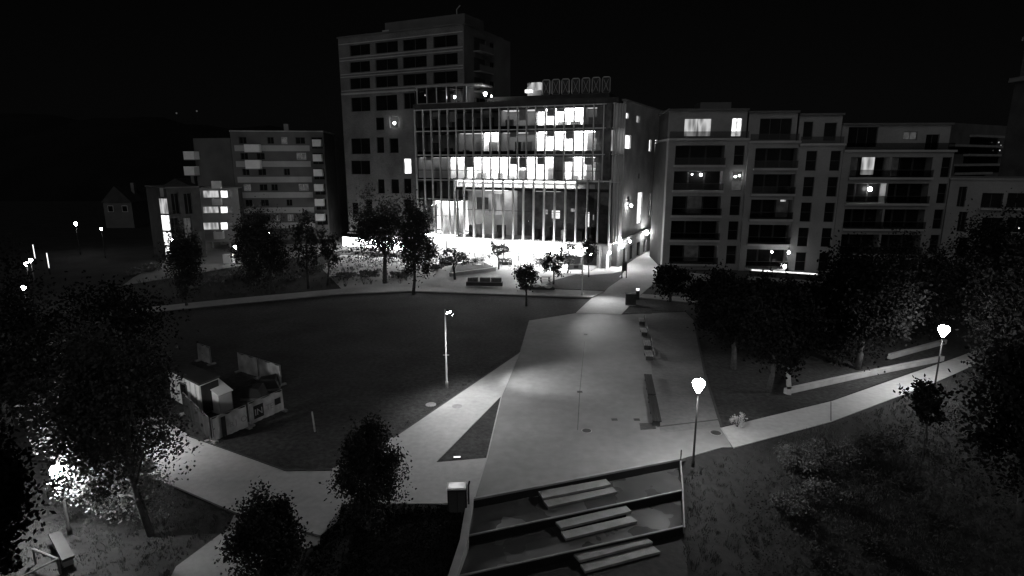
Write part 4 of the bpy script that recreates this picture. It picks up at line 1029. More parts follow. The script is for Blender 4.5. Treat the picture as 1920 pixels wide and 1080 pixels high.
# grove on the right
for bx, rect, n, lab in (((1345, 600), (1288, 505, 1395, 590), 3600, 'low dark tree next to the round walkway tree'),
                         ((1375, 692), (1310, 515, 1460, 650), 8000, 'dark spreading tree nearest the plaza in the right grove'),
                         ((1440, 735), (1390, 530, 1530, 690), 7500, 'dark tree in the middle of the right grove'),
                         ((1500, 620), (1440, 532, 1560, 620), 5500, 'dark tree in front of the lit terrace'),
                         ((1607, 692), (1530, 462, 1700, 660), 13500, 'broad dark tree over the low walls of the right grove'),
                         ((1700, 640), (1640, 455, 1790, 620), 8500, 'dark tree in front of the window columns on the right'),
                         ((1840, 620), (1795, 400, 1915, 580), 7500, 'dark tree behind the right lantern'),
                         ((1905, 720), (1812, 470, 1990, 740), 8000, 'huge black tree at the right edge beside the lantern'),
                         ((1930, 900), (1835, 620, 2050, 900), 7000, 'black tree at the lower right edge')):
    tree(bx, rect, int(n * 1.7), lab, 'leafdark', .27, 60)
tree((1742, 800), (1700, 705, 1772, 770), 900, 'young open tree just below the right lantern', 'leafdark', .26, 18, trunk_r=.05)
tree((1735, 830), (1715, 750, 1765, 800), 700, 'small dark sapling on the bank below the right lantern', 'leafdark', .24, 14, trunk_r=.04)

def shrub(p, r, h, n, label, leaf='shrubleaf', lsize=.16, group='shrubs', name='shrub', clumps=14):
    _ts[0] += 1; g = np.random.default_rng(_ts[0])
    z = ground_z(p.x, p.y)
    t = thing(name, label, 'shrub', (p.x, p.y, z), 0, group)
    pts = crown_points((0, 0, h * .5), r, r * .9, h * .5, n, clumps, g, shell=.3); pts = pts[pts[:, 2] > .02]
    link('foliage', leaves_mesh('foliage', pts, lsize, leaf, _ts[0]), t, local=True)
    mb = MB()
    for k in range(5):
        a = rnd.uniform(0, 6.28); mb.tube([(0, 0, -.1), (math.cos(a) * r * .3, math.sin(a) * r * .3, h * .4), (math.cos(a) * r * .6, math.sin(a) * r * .6, h * .8)], [.03, .02, .008], 5)
    mb.build('stem', 'bark', t, local=True)
shrub(G(1382, 800), .55, 1.0, 800, 'small pale lit shrub at the near corner of the right lawn', 'leafbright', .1, 'lit shrubs')
bank_spots = [(1350, 905, 'shrub just right of the lantern foot'), (1420, 900, 'shrub in the top row on the bank'), (1490, 880, 'shrub in the top row on the bank, below the path joint'), (1560, 860, 'shrub in the top row on the bank, between path joint and young tree'), (1640, 830, 'shrub at the upper bank below the pale path'),
              (1400, 985, 'big shrub at the left of the lower bank'), (1470, 955, 'tall shrub in the middle of the bank'), (1540, 930, 'wide shrub in the middle of the bank'), (1620, 900, 'dark shrub at the middle right of the bank'), (1700, 880, 'dark shrub on the right bank below the sapling'),
              (1450, 1050, 'shrub near the bottom edge, left of the bank'), (1550, 1030, 'shrub near the bottom edge, middle of the bank'), (1650, 1000, 'dark shrub on the lower right bank'), (1770, 950, 'black shrub on the far right bank')]
for i, (px, py, lab) in enumerate(bank_spots):
    if i in (0, 1, 5, 8, 10): continue
    p = G(px, py, -1.0 if py > 900 else -.4); big = i in (2, 3, 6, 7); shrub(p, rnd.uniform(.6, 1.3) * (1.3 if big else 1), rnd.uniform(.5, 1.3) * (1.5 if big else 1), 2600 if big else 1800, ('rough wild ' if big else 'dark wild ') + lab, 'shrubmid' if big else 'shrubleaf', .12, 'wild shrubs on the bank')
bed_spots = [(250, 515, 'pale shrub clump at the left end of the planting bed'), (285, 508, 'pale shrub clump below the lit stairwell'), (410, 530, 'shrub clump left of the large round tree'), (455, 520, 'shrub clump under the large round tree'), (550, 525, 'shrub clump right of the large round tree'), (590, 505, 'shrub clump below the open thin tree'),
             (645, 520, 'shrub clump behind the promenade, left of the broad tree'), (690, 520, 'bright shrub clump under the broad tree'), (750, 520, 'shrub clump between the broad tree and the tall tree'), (820, 505, 'shrub clump left of the pale sapling'), (905, 490, 'shrub clump in the glare before the shop')]
for px, py, lab in bed_spots:
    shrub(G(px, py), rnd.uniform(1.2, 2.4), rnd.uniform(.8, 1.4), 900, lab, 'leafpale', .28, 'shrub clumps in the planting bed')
# ground cover in the bed behind the promenade and on the bank
def blades(name, poly, n, h, m, seed, label):
    g = np.random.default_rng(seed); P = [G(*p) for p in poly]; out = []
    xs_ = [p.x for p in P]; ys_ = [p.y for p in P]
    def inside(x, y):
        c = False; j = len(P) - 1
        for i in range(len(P)):
            if (P[i].y > y) != (P[j].y > y) and x < (P[j].x - P[i].x) * (y - P[i].y) / (P[j].y - P[i].y) + P[i].x: c = not c
            j = i
        return c
    while len(out) < n:
        cx, cy = g.uniform(min(xs_), max(xs_)), g.uniform(min(ys_), max(ys_))
        if not inside(cx, cy): continue
        hh = h * g.uniform(.4, 1.5)
        for k in range(8):
            x, y = cx + g.normal() * .09, cy + g.normal() * .09
            out.append((x, y, ground_z(x, y) - .02, g.uniform(0, 6.28), hh * g.uniform(.6, 1.2), g.uniform(.1, .55)))
    A = np.array(out); d = np.stack([np.cos(A[:, 3]), np.sin(A[:, 3]), np.zeros(len(A))], 1); s_ = np.stack([-d[:, 1], d[:, 0], d[:, 2]], 1) * .013
    b = A[:, :3]; tip = b + d * (A[:, 4] * A[:, 5])[:, None]; tip[:, 2] += A[:, 4]; mid = b + d * (A[:, 4] * A[:, 5] * .35)[:, None]; mid[:, 2] += A[:, 4] * .6
    V = np.stack([b - s_, b + s_, mid + s_ * .7, tip, mid - s_ * .7], 1).reshape(-1, 3); k = len(A)
    me = bpy.data.meshes.new(name); me.from_pydata(V.tolist(), [], [(5 * i, 5 * i + 1, 5 * i + 2, 5 * i + 3, 5 * i + 4) for i in range(k)]); me.materials.append(M[m]); me.update()
    o = link(name, me); o['kind'] = 'stuff'; o['label'] = label; return o
def scatter(name, poly, n, size, hmax, m, seed, label=None):
    g = np.random.default_rng(seed); P = [G(*p) for p in poly]
    xs_ = [p.x for p in P]; ys_ = [p.y for p in P]; out = []
    def inside(x, y):
        c = False; j = len(P) - 1
        for i in range(len(P)):
            if (P[i].y > y) != (P[j].y > y) and x < (P[j].x - P[i].x) * (y - P[i].y) / (P[j].y - P[i].y) + P[i].x: c = not c
            j = i
        return c
    while len(out) < n:
        x = g.uniform(min(xs_), max(xs_)); y = g.uniform(min(ys_), max(ys_))
        if inside(x, y):
            k = .5 + .5 * math.sin(x * 1.3 + math.sin(y * .9) * 2) * math.cos(y * 1.1 + x * .4)
            out.append((x, y, ground_z(x, y) + g.uniform(.0, hmax) * (.25 + k)))
    o = link(name, leaves_mesh(name, np.array(out), size, m, seed)); o['kind'] = 'stuff'
    if label: o['label'] = label
    return o
blades('ground_cover', [(230, 528), (420, 505), (640, 478), (780, 500), (775, 532), (640, 540), (420, 559), (250, 575)], 5200, .4, 'shrubmid', 5, 'low planting in the bed behind the promenade')
scatter('undergrowth', [(1400, 890), (1560, 830), (1745, 760), (1960, 720), (1990, 1190), (1420, 1190)], 16000, .12, .5, 'shrubleaf', 6, 'wild undergrowth covering the bank on the right')
scatter('bed_foliage', [(640, 948), (836, 948), (876, 950), (830, 1140), (520, 1140), (600, 1010)], 9000, .12, .12, 'leafdark', 8, 'dark low planting left of the cheek wall')
blades('rough_grass', [(-40, 930), (120, 900), (330, 916), (436, 964), (425, 990), (330, 1055), (300, 1130), (-60, 1130)], 7000, .13, 'grassblade', 9, 'rough grass around the lower left lantern')

BANK = [(1285, 880), (1380, 845), (1560, 797), (1745, 728), (1835, 690), (1960, 700), (1990, 1190), (1292, 1190)]
blades('bank_grass', BANK, 26000, .2, 'grassblade', 21, 'long rough grass on the bank on the right')
blades('lawn_fringe', [(352, 815), (536, 878), (622, 876), (737, 816), (974, 657), (972, 652), (735, 808), (620, 868), (540, 870), (355, 806)], 2600, .09, 'grassblade', 22, 'ragged grass along the lawn edge')

# ------------------------------------------------------------------ site hut with banner fence
hz = 2.4
cr = [G(372, 720, hz), G(410, 705, hz), G(347, 681, hz), G(314, 691, hz)]
ct = thing('site_container', 'dark-roofed white site container behind the banner fence', 'container', (cr[0].x, cr[0].y, 0))
MB().prism([tuple(p[:2]) for p in cr], .15, hz - .1).build('body', 'panel_white', ct)
c0 = sum(cr, Vector()) / 4
MB().prism([tuple((c0 + (p - c0) * 1.05)[:2]) for p in cr], hz - .097, hz + .04).build('roof', 'roofing', ct)
MB().prism([tuple((c0 + (p - c0) * .96)[:2]) for p in cr], -.02, .148).build('skid', 'black', ct)
Fh = Fac(cr[3][:2], cr[0][:2])
for k in range(6):
    u = Fh.L * (.08 + .16 * k); MB().fb(Fh, u, u + .12, .2, hz - .15, .003, .05).build('rib', 'offwhite', ct)
window(Fac(cr[3][:2], cr[0][:2], off=.3), (Fh.L * .42, Fh.L * .62, 1.1, 1.9), ct, 'darkglass', 0)
Fh2 = Fac(cr[0][:2], cr[1][:2])
MB().fb(Fh2, .12, Fh2.L - .12, .2, hz - .2, .003, .06).build('door', 'bannerdark', ct)
bt = thing('site_booth', 'white booth with a folded sloping top between container and fence', 'booth', tuple(G(413, 777)))
b0, b1 = G(413, 777), G(438, 766)
Fb = Fac(b0[:2], b1[:2]); he = Fb.uz(424, 737)[1]
wdb = 1.5
MB().hexa([Fb.pt(0, 0), Fb.pt(Fb.L, 0), Fb.pt(Fb.L, 0, -wdb), Fb.pt(0, 0, -wdb), Fb.pt(0, he), Fb.pt(Fb.L, he), Fb.pt(Fb.L, he + .75, -wdb), Fb.pt(0, he + .75, -wdb)]).build('body', 'offwhite', bt)
MB().hexa([Fb.pt(-.06, he + .01, .08), Fb.pt(Fb.L + .06, he + .01, .08), Fb.pt(Fb.L + .06, he + .78, -wdb - .05), Fb.pt(-.06, he + .78, -wdb - .05), Fb.pt(-.06, he + .06, .08), Fb.pt(Fb.L + .06, he + .06, .08), Fb.pt(Fb.L + .06, he + .83, -wdb - .05), Fb.pt(-.06, he + .83, -wdb - .05)]).build('roof', 'panel_white', bt)
MB().fb(Fb, .08, Fb.L - .08, .06, he - .06, .003, .03).build('door', 'white', bt)

def text_part(parent, txt, F, u, z, size, m, d=.05):
    cu = bpy.data.curves.new('lettering', 'FONT'); cu.body = txt; cu.size = size; cu.extrude = .004; cu.materials.append(M[m])
    tmp = bpy.data.objects.new('lettering_source', cu); C.objects.link(tmp); bpy.context.view_layer.update()
    me = bpy.data.meshes.new_from_object(tmp.evaluated_get(bpy.context.evaluated_depsgraph_get())); bpy.data.objects.remove(tmp)
    o = bpy.data.objects.new('lettering', me); C.objects.link(o); o.parent = parent
    p = Vector(F.pt(u, z, d)) - parent.location
    mx = Matrix(((F.u.x, 0, F.n.x, p.x), (F.u.y, 0, F.n.y, p.y), (0, 1, 0, p.z), (0, 0, 0, 1)))
    o.matrix_local = mx; return o
def fence_panel(base_a, base_b, h, label, seed, gap=.05, bm='banner', folds=.05):
    a, b = G(*base_a), G(*base_b); F = Fac(a[:2], b[:2])
    t = thing('banner_fence', label, 'fence panel', tuple(a), 0, 'banner-covered site fence')
    mb = MB(); z0 = .1
    mb.tube([F.pt(.02, .05), F.pt(.02, h + .05)], .025, 6).tube([F.pt(F.L - .02, .05), F.pt(F.L - .02, h + .05)], .025, 6).tube([F.pt(.02, h + .03), F.pt(F.L - .02, h + .03)], .02, 6).tube([F.pt(.02, .12), F.pt(F.L - .02, .12)], .02, 6)
    mb.build('frame', 'steel', t)
    n = 28; rr_ = random.Random(seed); ph = rr_.uniform(0, 6); vs_ = []; fs = []; m_ = 6
    for j in range(m_ + 1):
        for i in range(n + 1):
            u = .05 + (F.L - .1) * i / n; q = j / m_; zz = z0 + (h - z0) * q - .05 * math.sin(i * .5 + ph) * (q > .9)
            dd = .035 + folds * math.sin(i * .9 + ph + q * 1.3) * math.sin(i * .37 + seed)
            vs_.append(F.pt(u, zz, dd + .03))
    k = len(vs_)
    vs2 = vs_ + [(x - F.n.x * .006, y - F.n.y * .006, z) for x, y, z in vs_]
    for j in range(m_):
        for i in range(n):
            q = j * (n + 1) + i; fs.append((q, q + 1, q + n + 2, q + n + 1)); fs.append((k + q + n + 1, k + q + n + 2, k + q + 1, k + q))
    MB().add(vs2, fs).build('banner', bm, t, smooth=True)
    for u in (.02, F.L - .02): MB().fb(F, u - .12, u + .12, -.01, .13, -.35, .35).build('foot', 'concrete', t)
    return t, F
h1 = 1.55
t1, F1 = fence_panel((400, 829), (465, 802), h1, 'front banner panel nearest the path, with pale vertical stripes', 3)
MB().fb(F1, .55, .85, .14, h1 - .1, .125, .13).build('dark_stripe', 'bannerdark', t1); MB().fb(F1, .1, .3, .14, h1 - .05, .125, .13).build('pale_stripe', 'offwhite', t1)
text_part(t1, 'R', F1, F1.L * .46, .55, .5, 'faint_lettering', .13); text_part(t1, 'J', F1, F1.L * .62, .6, .5, 'faint_lettering', .13); text_part(t1, 'O', F1, F1.L * .78, .6, .55, 'faint_lettering', .13)
t2, F2 = fence_panel((469, 798), (532, 770), h1, 'front banner panel with IN lettered on a dark square', 4)
MB().fb(F2, F2.L * .1, F2.L * .38, .35, h1 - .3, .115, .125).build('dark_square', 'bannerdark', t2)
text_part(t2, 'IN', F2, F2.L * .12, .58, .62, 'lettering', .132); text_part(t2, 'TE', F2, F2.L * .45, .62, .55, 'faint_lettering', .13)
MB().fb(F2, F2.L * .72, F2.L * .9, .7, 1.15, .115, .125).build('dark_patch', 'bannerdark', t2)
fence_panel((348, 776), (396, 827), h1, 'dark side panel of the site fence facing the big tree', 5, bm='bannerdark')
fence_panel((449, 697), (487, 709), h1 * 1.05, 'plain grey rear panel left of the pair behind the hut', 6, folds=.02)
fence_panel((489, 710), (529, 723), h1 * 1.05, 'plain grey rear panel right of the pair behind the hut', 7, folds=.02)
fence_panel((374, 676), (397, 684), h1, 'small torn banner panel standing behind the container', 8, folds=.04)
for i, (px, py, lab) in enumerate(((478, 745, 'heap of dark sacks inside the fenced site'), (505, 728, 'dark covered pallet near the rear fence panels'))):
    p = G(px, py); t = thing('covered_pallet', lab, 'pallet', tuple(p), .3 * i, 'covered pallets in the site')
    MB().box(-.8, .8, -.6, .6, 0, .14).build('pallet', 'timber', t, local=True)
    MB().hexa([(-.75, -.55, .143), (.75, -.55, .143), (.75, .55, .143), (-.75, .55, .143), (-.6, -.4, .95), (.5, -.45, .8), (.55, .4, 1.0), (-.55, .45, .85)]).build('cover', 'black', t, local=True)

# ------------------------------------------------------------------ furniture and fittings of the park
def stake(base, top, label):
    b = G(*base); tp = AY(*top, b.y); t = thing('tree_stake', label, 'stake', tuple(b), 0, 'stakes')
    MB().tube([(0, 0, -.1), tuple(Vector((tp.x, tp.y, tp.z)) - b)], [.06, .055], 8).build('post', 'palewood', t, local=True); MB().tube([(0, 0, .0), (0, 0, .06)], .11, 8).build('collar', 'ground', t, local=True)
stake((591, 811), (585, 772), 'short pale stake in the lawn between hut and conical tree')
# seats and long bench on the plaza
seats = [(1203, 606, .9, 'farthest of the four pale seats along the right plaza edge'), (1207, 626, .9, 'second seat along the right plaza edge, counted from the far end'), (1213, 651, 1.0, 'third seat along the right plaza edge, counted from the far end'), (1216, 671, 1.0, 'nearest of the four pale seats along the right plaza edge')]
dirv = (G(1230, 800) - G(1203, 606)).normalized(); rz_ = math.atan2(dirv.y, dirv.x)
def seat_proto():
    t = thing('garden_bench', '', 'seat')
    for k in range(4): MB().box(-.8, .8, -.34 + .17 * k, -.2 + .17 * k, .40, .45).build('slat', 'palewood', t, local=True)
    for x in (-.65, .65): MB().box(x - .05, x + .05, -.3, .3, 0, .398).build('leg', 'darkpole', t, local=True)
    for k in range(2): MB().box(-.8, .8, .36, .40, .55 + .17 * k, .69 + .17 * k).build('back_slat', 'palewood', t, local=True)
    for x in (-.65, .65): MB().box(x - .03, x + .03, .31, .357, .30, .86).build('back_post', 'darkpole', t, local=True)
    return t
sp = seat_proto()
for i, (px, py, s_, lab) in enumerate(seats):
    t = sp if i == 0 else copy_tree(sp); t.location = G(px, py); t.rotation_euler = (0, 0, rz_ + (0.0 if i % 2 == 0 else .06)); t.scale = (s_, s_, s_); t['label'] = lab; t['group'] = 'pale seats on the plaza'
a0, a1 = G(1214, 712), G(1231, 802)
def long_bench(A, B, label):
    F = Fac(A[:2], B[:2]); t = thing('long_bench', label, 'bench', tuple(A), 0, 'long timber benches')
    for k in range(3): MB().fb(F, 0, F.L, .42, .48, -.30 + .20 * k, -.115 + .20 * k).build('slat', 'black', t)
    for q in range(int(F.L // 1.6) + 1):
        u = .3 + q * (F.L - .6) / max(1, int(F.L // 1.6)); MB().fb(F, u - .06, u + .06, 0, .418, -.24, .24).build('leg', 'darkpole', t)
long_bench(a0, a0.lerp(a1, .48), 'far half of the long dark bench on the plaza'); long_bench(a0.lerp(a1, .5), a1, 'near half of the long dark bench, ending at the dark mat')
pm = G(1213, 798); tag(MB().prism([tuple(G(*q, .02))[:2] for q in ((1199, 794), (1228, 793), (1230, 804), (1201, 806))], .014, .035).build('floor_grate', 'iron'), 'dark square grate at the near end of the long bench', 'grate')
def manhole(px, py, r, label, m='iron', cat='manhole'):
    p = G(px, py); t = thing('manhole_cover', label, cat, (p.x, p.y, .012), 0, 'manhole covers')
    MB().lathe([(r, 0), (r, .016)], 24).build('rim', 'concrete', t, local=True); MB().lathe([(r * .86, .017), (r * .85, .024)], 24).build('lid', m, t, local=True)
    mb = MB()
    for k in range(-2, 3): w2 = math.sqrt(max(.02, .8 - (k * .3) ** 2)) * r * .8; mb.box(-w2, w2, k * r * .28 - .02, k * r * .28 + .02, .0245, .03)
    mb.build('tread', m, t, local=True)
manhole(1100, 808, .34, 'dark round manhole cover in the middle of the plaza'); manhole(857, 762, .36, 'pale round manhole cover on the bright path', 'concrete'); manhole(808, 759, .38, 'pale round cover in the lawn beside the path', 'concrete'); manhole(1342, 812, .38, 'dark round manhole cover beside the right path corner')
for px, py, lab in ((1087, 735, 'small dark square drain on the plaza seam'), (1098, 627, 'pale square plate at the far end of the plaza seam'), (1152, 787, 'left of two small plates on the near plaza'), (1194, 787, 'right of two small plates on the near plaza')):
    p = G(px, py); t = thing('drain_plate', lab, 'drain', (p.x, p.y, .013), 0, 'drain plates')
    MB().box(-.2, .2, -.16, .16, 0, .014).build('frame', 'concrete' if py < 700 else 'iron', t, local=True)
    for k in range(3): MB().box(-.16, .16, -.11 + .09 * k, -.06 + .09 * k, .0145, .022).build('bar', 'concrete' if py < 700 else 'iron', t, local=True)
p = G(857, 860); t = thing('ground_spotlight', 'bright white ground light at the base of the triangular bed', 'lamp', tuple(p), .1)
MB().box(-.24, .24, -.09, .09, 0, .1).build('housing', 'darkpole', t, local=True); MB().box(-.2, .2, -.07, .07, .103, .125).build('lens', 'lit_window', t, local=True)
# cabinet beside the cheek wall
cb = G(858, 948); t = thing('park_cabinet', 'tall dark cabinet with a white lid at the head of the cheek wall', 'cabinet', tuple(cb), .05)
MB().box(-.48, .48, -.3, .3, -.6, 1.05).build('body', 'black', t, local=True); MB().box(-.5, .45, -.32, .32, 1.053, 1.12).build('lid', 'white', t, local=True); MB().box(-.42, .38, -.24, .24, 1.123, 1.15).build('added_glow_strip', 'lit_curtain', t, local=True)  # glowing strip added on top to make the lid read bright white
MB().tube([(.56, 0, -.2), (.56, 0, 1.1), (.62, .05, 1.32)], .05, 6).build('handle_post', 'black', t, local=True); MB().box(-.4, -.02, -.325, -.302, -.4, .95).build('door', 'darkwall', t, local=True); MB().box(.02, .4, -.325, -.302, -.4, .95).build('door', 'darkwall', t, local=True)
# litter bin and lit column by the walkway
p = G(1182, 572); t = thing('electrical_cabinet', 'dark square electrical cabinet casting a long shadow beside the walkway', 'cabinet', tuple(p), -.1)
MB().box(-.6, .6, -.35, .35, .1, 1.35).build('body', 'black', t, local=True); MB().box(-.65, .65, -.4, .4, 1.353, 1.42).build('roof', 'black', t, local=True); MB().box(-.62, .62, -.37, .37, 0, .097).build('plinth', 'concrete', t, local=True)
for k in (-1, 1): MB().box(k * .3 - .26, k * .3 + .26, -.372, -.352, .2, 1.28).build('door', 'darkpole', t, local=True)
p = G(1195, 561); t = thing('light_pillar', 'slim dark pillar with a glowing top behind the electrical cabinet', 'bollard light', tuple(p))
MB().box(-.2, .2, -.2, .2, 0, 1.1).build('shaft', 'black', t, local=True); MB().box(-.17, .17, -.17, .17, 1.103, 1.45).build('light_head', 'lit_window', t, local=True); MB().box(-.2, .2, -.2, .2, 1.453, 1.5).build('cap', 'black', t, local=True)
# planter bench, table, stones, signs on the terrace
A, B = G(874, 538), G(942, 539); F = Fac(A[:2], B[:2]); t = thing('long_planter', 'long dark planter with three boxes on top beside the promenade', 'planter', tuple(A))
MB().fb(F, 0, F.L, .16, .65, -.9, 0).build('trough', 'darkwall', t); MB().fb(F, .1, F.L - .1, .653, .7, -.8, -.1).build('top', 'concrete', t)
for px in (886, 909, 930): u = F.uz(px, 530)[0]; MB().fb(F, u - .7, u + .7, .703, 1.25, -.8, -.2).build('box', 'timber', t)
A, B = G(975, 545), G(1040, 546); F = Fac(A[:2], B[:2]); t = thing('low_planter', 'low dark planter strip under the small trees beside the promenade', 'planter', tuple(A))
MB().fb(F, 0, F.L, .16, .45, -1.2, 0).build('trough', 'darkwall', t); MB().fb(F, .1, F.L - .1, .453, .5, -1.1, -.1).build('soil', 'ground', t)
for px, py, lab in ((982, 536, 'leftmost of three pale stones on the low planter'), (1005, 538, 'middle of three pale stones on the low planter'), (1028, 540, 'rightmost of three pale stones on the low planter')):
    p = G(px, py, .5); _ts[0] += 1; rs = random.Random(_ts[0])
    tag(MB().lathe([(.25, 0), (.5, .1), (.48, .28), (.2, .4)], 7, (0, 0, 0)).build('stone', 'offwhite'), lab, 'stone', 'pale stones').location = (p.x, p.y, .505)
p = G(1022, 528); t = thing('picnic_table', 'pale-topped picnic table on the terrace behind the small trees', 'table', tuple(p), .1)
MB().box(-.9, .9, -.4, .4, .72, .77).build('table_top', 'palewood', t, local=True)
for k in (-1, 1):
    MB().box(-.9, .9, k * .75 - .13, k * .75 + .13, .42, .46).build('bench_board', 'palewood', t, local=True)
    MB().hexa([(k * .6 - .05, -.85, 0), (k * .6 + .05, -.85, 0), (k * .6 + .05, .85, 0), (k * .6 - .05, .85, 0), (k * .6 - .05, -.3, .718), (k * .6 + .05, -.3, .718), (k * .6 + .05, .3, .718), (k * .6 - .05, .3, .718)]).build('trestle', 'timber', t, local=True)
p = G(1170, 522); t = thing('information_sign', 'upright two-legged information sign beside the walkway', 'sign', tuple(p), .35)
for k in (-.38, .38): MB().box(k - .06, k + .06, -.05, .05, 0, 2.5).build('leg', 'timber', t, local=True)
MB().box(-.31, .31, -.03, .03, 1.1, 2.4).build('board', 'darkwall', t, local=True)
p = G(1080, 512); t = thing('notice_board', 'low pale notice board in front of the dark shop corner', 'sign', tuple(p), .05)
for k in (-.9, .9): MB().box(k - .05, k + .05, -.04, .04, 0, .5).build('leg', 'darkpole', t, local=True)
MB().box(-1.1, 1.1, -.04, .04, .5, 1.4).build('board', 'offwhite', t, local=True)
MB().box(-.35, .35, -.06, -.043, .75, 1.2).build('panel', 'furniture', t, local=True)
# cafe furniture and hedge troughs in front of the shop
def cafe_set():
    t = thing('cafe_table', '', 'cafe table')
    MB().lathe([(.38, .72), (.38, .75)], 14).build('table_top', 'offwhite', t, local=True); MB().lathe([(.035, .05), (.035, .718)], 8).build('stem', 'darkpole', t, local=True); MB().lathe([(.24, 0), (.22, .048)], 12).build('foot', 'darkpole', t, local=True)
    return t
def cafe_chair():
    t = thing('cafe_chair', '', 'chair')
    MB().box(-.22, .22, -.22, .22, .43, .47).build('seat', 'timber', t, local=True); MB().box(-.22, .22, .19, .23, .6, .9).build('backrest', 'timber', t, local=True)
    for x in (-.19, .19):
        MB().box(x - .02, x + .02, -.2, -.16, 0, .429).build('leg', 'darkpole', t, local=True); MB().box(x - .02, x + .02, .17, .19, 0, .88).build('leg', 'darkpole', t, local=True)
    return t
ct0, cc0 = cafe_set(), cafe_chair(); first = True
cw_ = ['westernmost cafe table, nearest the pale sapling', 'cafe table left of the gap between the shop fronts', 'cafe table at the gap between the two shop fronts', 'cafe table under the right added glow box, first from the gap', 'cafe table under the right added glow box, second from the gap', 'cafe table nearest the notice board']
cs_ = ['table by the pale sapling', 'table left of the shop gap', 'table at the shop gap', 'table just right of the shop gap', 'table under the right light box', 'table nearest the notice board']
for i, px in enumerate((868, 898, 930, 965, 1000, 1040)):
    p = G(px, 501 + (i % 2) * 3); t = ct0 if i == 0 else copy_tree(ct0); t.location = p; t['label'] = cw_[i]; t['group'] = 'cafe tables before the shop'
    for k in (-1, 1):
        c = cc0 if first else copy_tree(cc0); first = False
        c.location = p + Vector((k * .75, .1 * k, 0)); c.rotation_euler = (0, 0, -k * math.pi / 2 + .2 * k); c['label'] = f"dark cafe chair {'left' if k < 0 else 'right'} of the {cs_[i]}"; c['group'] = 'cafe chairs before the shop'
hl = ['leftmost hedge trough before the bright shop', 'second hedge trough from the left before the bright shop', 'third hedge trough from the left before the bright shop', 'rightmost hedge trough before the bright shop, by the small round tree']
for i, px in enumerate((836, 884, 948, 1015)):
    p = G(px, 497); t = thing('hedge_trough', hl[i], 'planter', tuple(p), -.1, 'hedge troughs before the shop')
    MB().box(-1.1, 1.1, -.25, .25, 0, .5).build('trough', 'darkwall', t, local=True)
    g = np.random.default_rng(300 + i); q = np.stack([g.uniform(-1.05, 1.05, 420), g.uniform(-.28, .28, 420), g.uniform(.5, 1.15, 420)], 1)
    link('foliage', leaves_mesh('foliage', q, .2, 'leaf', 300 + i), t, local=True)
# raised lawn with retaining wall in front of the shop
F = Fac(G(845, 519)[:2], G(930, 508)[:2]); t = thing('retaining_wall', 'low pale retaining wall of the raised grass in front of the shop', 'wall', (F.p0.x, F.p0.y, 0))
MB().fb(F, 0, F.L, 0, .5, -.3, 0).build('wall_body', 'concrete', t); MB().fb(F, -.05, F.L + .05, .503, .56, -.35, .05).build('coping', 'kerb', t)
struct(MB().prism([F.pt(0, 0, -.36)[:2], F.pt(F.L, 0, -.36)[:2], tuple(G(905, 496))[:2], tuple(G(850, 500))[:2]], 0, .52).build('raised_lawn', 'lawn'))
# low garden walls on the right lawn
def low_wall(pts, label, h=.42):
    P = [G(*q) for q in pts]; t = thing('garden_wall', label, 'wall', tuple(P[0]), 0, 'low garden walls')
    for a, b in zip(P, P[1:]):
        F = Fac(a[:2], b[:2]); L = F.L; n = max(1, int(L / 2.4))
        for k in range(n):
            MB().fb(F, L * k / n + .008, L * (k + 1) / n - .008, 0, h, -.3, 0).build('block', 'kerb', t)
low_wall([(1473, 695), (1475, 740), (1600, 712), (1770, 677)], 'long pale garden wall with a corner, parallel to the right path')
low_wall([(1670, 674), (1775, 645)], 'short pale garden wall behind the long one')
low_wall([(1740, 592), (1790, 600)], 'pale garden wall end glimpsed above the right lantern')
low_wall([(1530, 578), (1556, 580)], 'short pale wall glimpsed between the grove trees')
# lit terrace in front of the apartment block
A, B = G(1402, 524), G(1545, 534); F = Fac(A[:2], B[:2]); t = thing('lit_terrace', 'brightly lit terrace parapet under wall lamps on the right', 'terrace', tuple(A))
MB().fb(F, 0, F.L, 0, .8, -3.5, -3.2).build('rear_parapet', 'offwhite', t); MB().fb(F, 0, F.L, 0, .5, -3.19, 0).build('deck', 'concrete', t)
MB().fb(F, 0, F.L, .5, 1.35, -.12, 0).build('front_parapet', 'darkwall', t); MB().fb(F, F.L * .04, F.L * .9, 1.353, 1.5, -.2, .02).build('added_glow_strip', 'lit_window', t)  # glowing strip added in place of lamplight on the parapet
# white portal beside the street
F = Fac(P2(1247, 97), P2(1273, 96)); t = thing('white_portal', 'white rendered entrance portal at the end of the office street', 'portal', (F.p0.x, F.p0.y, 0))
zt = F.uz(1260, 450)[1]
MB().fb(F, 0, F.L, zt - 1.1, zt, -2.5, 0).build('lintel', 'panel_white', t); MB().fb(F, F.L - .5, F.L, 0, zt - 1.103, -2.5, 0).build('pier', 'panel_white', t); MB().fb(F, 0, .5, 0, zt - 1.103, -2.5, 0).build('pier', 'panel_white', t); MB().fb(F, .51, F.L - .51, 0, zt - 1.11, -2.4, -2.2).build('gate', 'black', t)
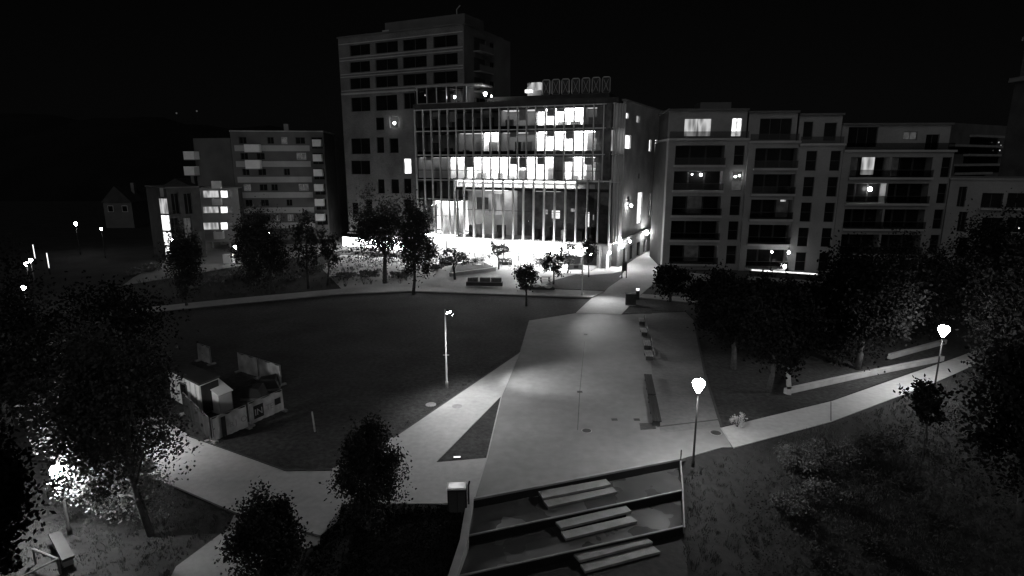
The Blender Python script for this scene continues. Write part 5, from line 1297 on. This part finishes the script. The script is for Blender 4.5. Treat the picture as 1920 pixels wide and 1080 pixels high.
# low boundary wall right of the walkway
low_wall([(1268, 520), (1330, 528)], 'pale low wall at the foot of the apartment block beside the round tree', .9)
# handrail and bench slab at the lower left corner
p = G(118, 1040); t = thing('stone_bench', 'long pale stone bench at the lower left corner', 'bench', tuple(p), math.atan2((G(136, 1078) - G(100, 1010)).y, (G(136, 1078) - G(100, 1010)).x))
MB().box(-1.3, 1.3, -.22, .22, .38, .5).build('seat', 'darkwall', t, local=True)
for k in (-.9, .9): MB().box(k - .15, k + .15, -.18, .18, -.3, .378).build('leg', 'concrete', t, local=True)
t = thing('timber_rail', 'thin angled timber rail in the lower left corner', 'rail', tuple(G(60, 1065)))
z1 = .7
for a, b in (((20, 1092), (108, 1048)), ((108, 1048), (62, 1030))):
    A, B = G(*a, z1), G(*b, z1); MB().tube([tuple(A), tuple(B)], .05, 6).build('handrail', 'timber', t)
for q in ((20, 1092), (108, 1048), (62, 1030)):
    A = G(*q, z1); MB().tube([(A.x, A.y, ground_z(A.x, A.y) - .1), (A.x, A.y, z1)], .05, 6).build('post', 'timber', t)
p = G(430, 494); t = thing('white_box', 'small white lit utility box on the street below the balcony flats', 'cabinet', tuple(p))
MB().box(-.8, .8, -.4, .4, .1, 1.5).build('body', 'white', t, local=True); MB().box(-.85, .85, -.45, .45, 1.503, 1.58).build('roof', 'offwhite', t, local=True); MB().box(-.8, .8, -.42, -.403, .2, 1.4).build('door', 'panel_white', t, local=True)
lantern((p.x + 1.6, p.y - .6, 0), 3.0, 'low lamp beside the white utility box on the street', 'lamp_far', .9, 'distant street lamps')

# tiny lights on the far wooded rise
for px, py, lab in ((331, 212, 'left of two tiny far lights high above the balcony flats'), (369, 208, 'right of two tiny far lights high above the balcony flats'), (98, 237, 'faint lone light on the black rise at far left')):
    p = AY(px, py, 338); t = thing('hill_light', lab, 'lamp', (p.x, p.y, p.z - 4), 0, 'tiny lights on the far rise')
    MB().lathe([(.12, -3), (.1, 3.5)], 8).build('pole', 'darkpole', t, local=True); MB().lathe([(.2, 3.503), (.45, 3.9), (.35, 4.3)], 10).build('lamp_head', 'lit_dim', t, local=True)
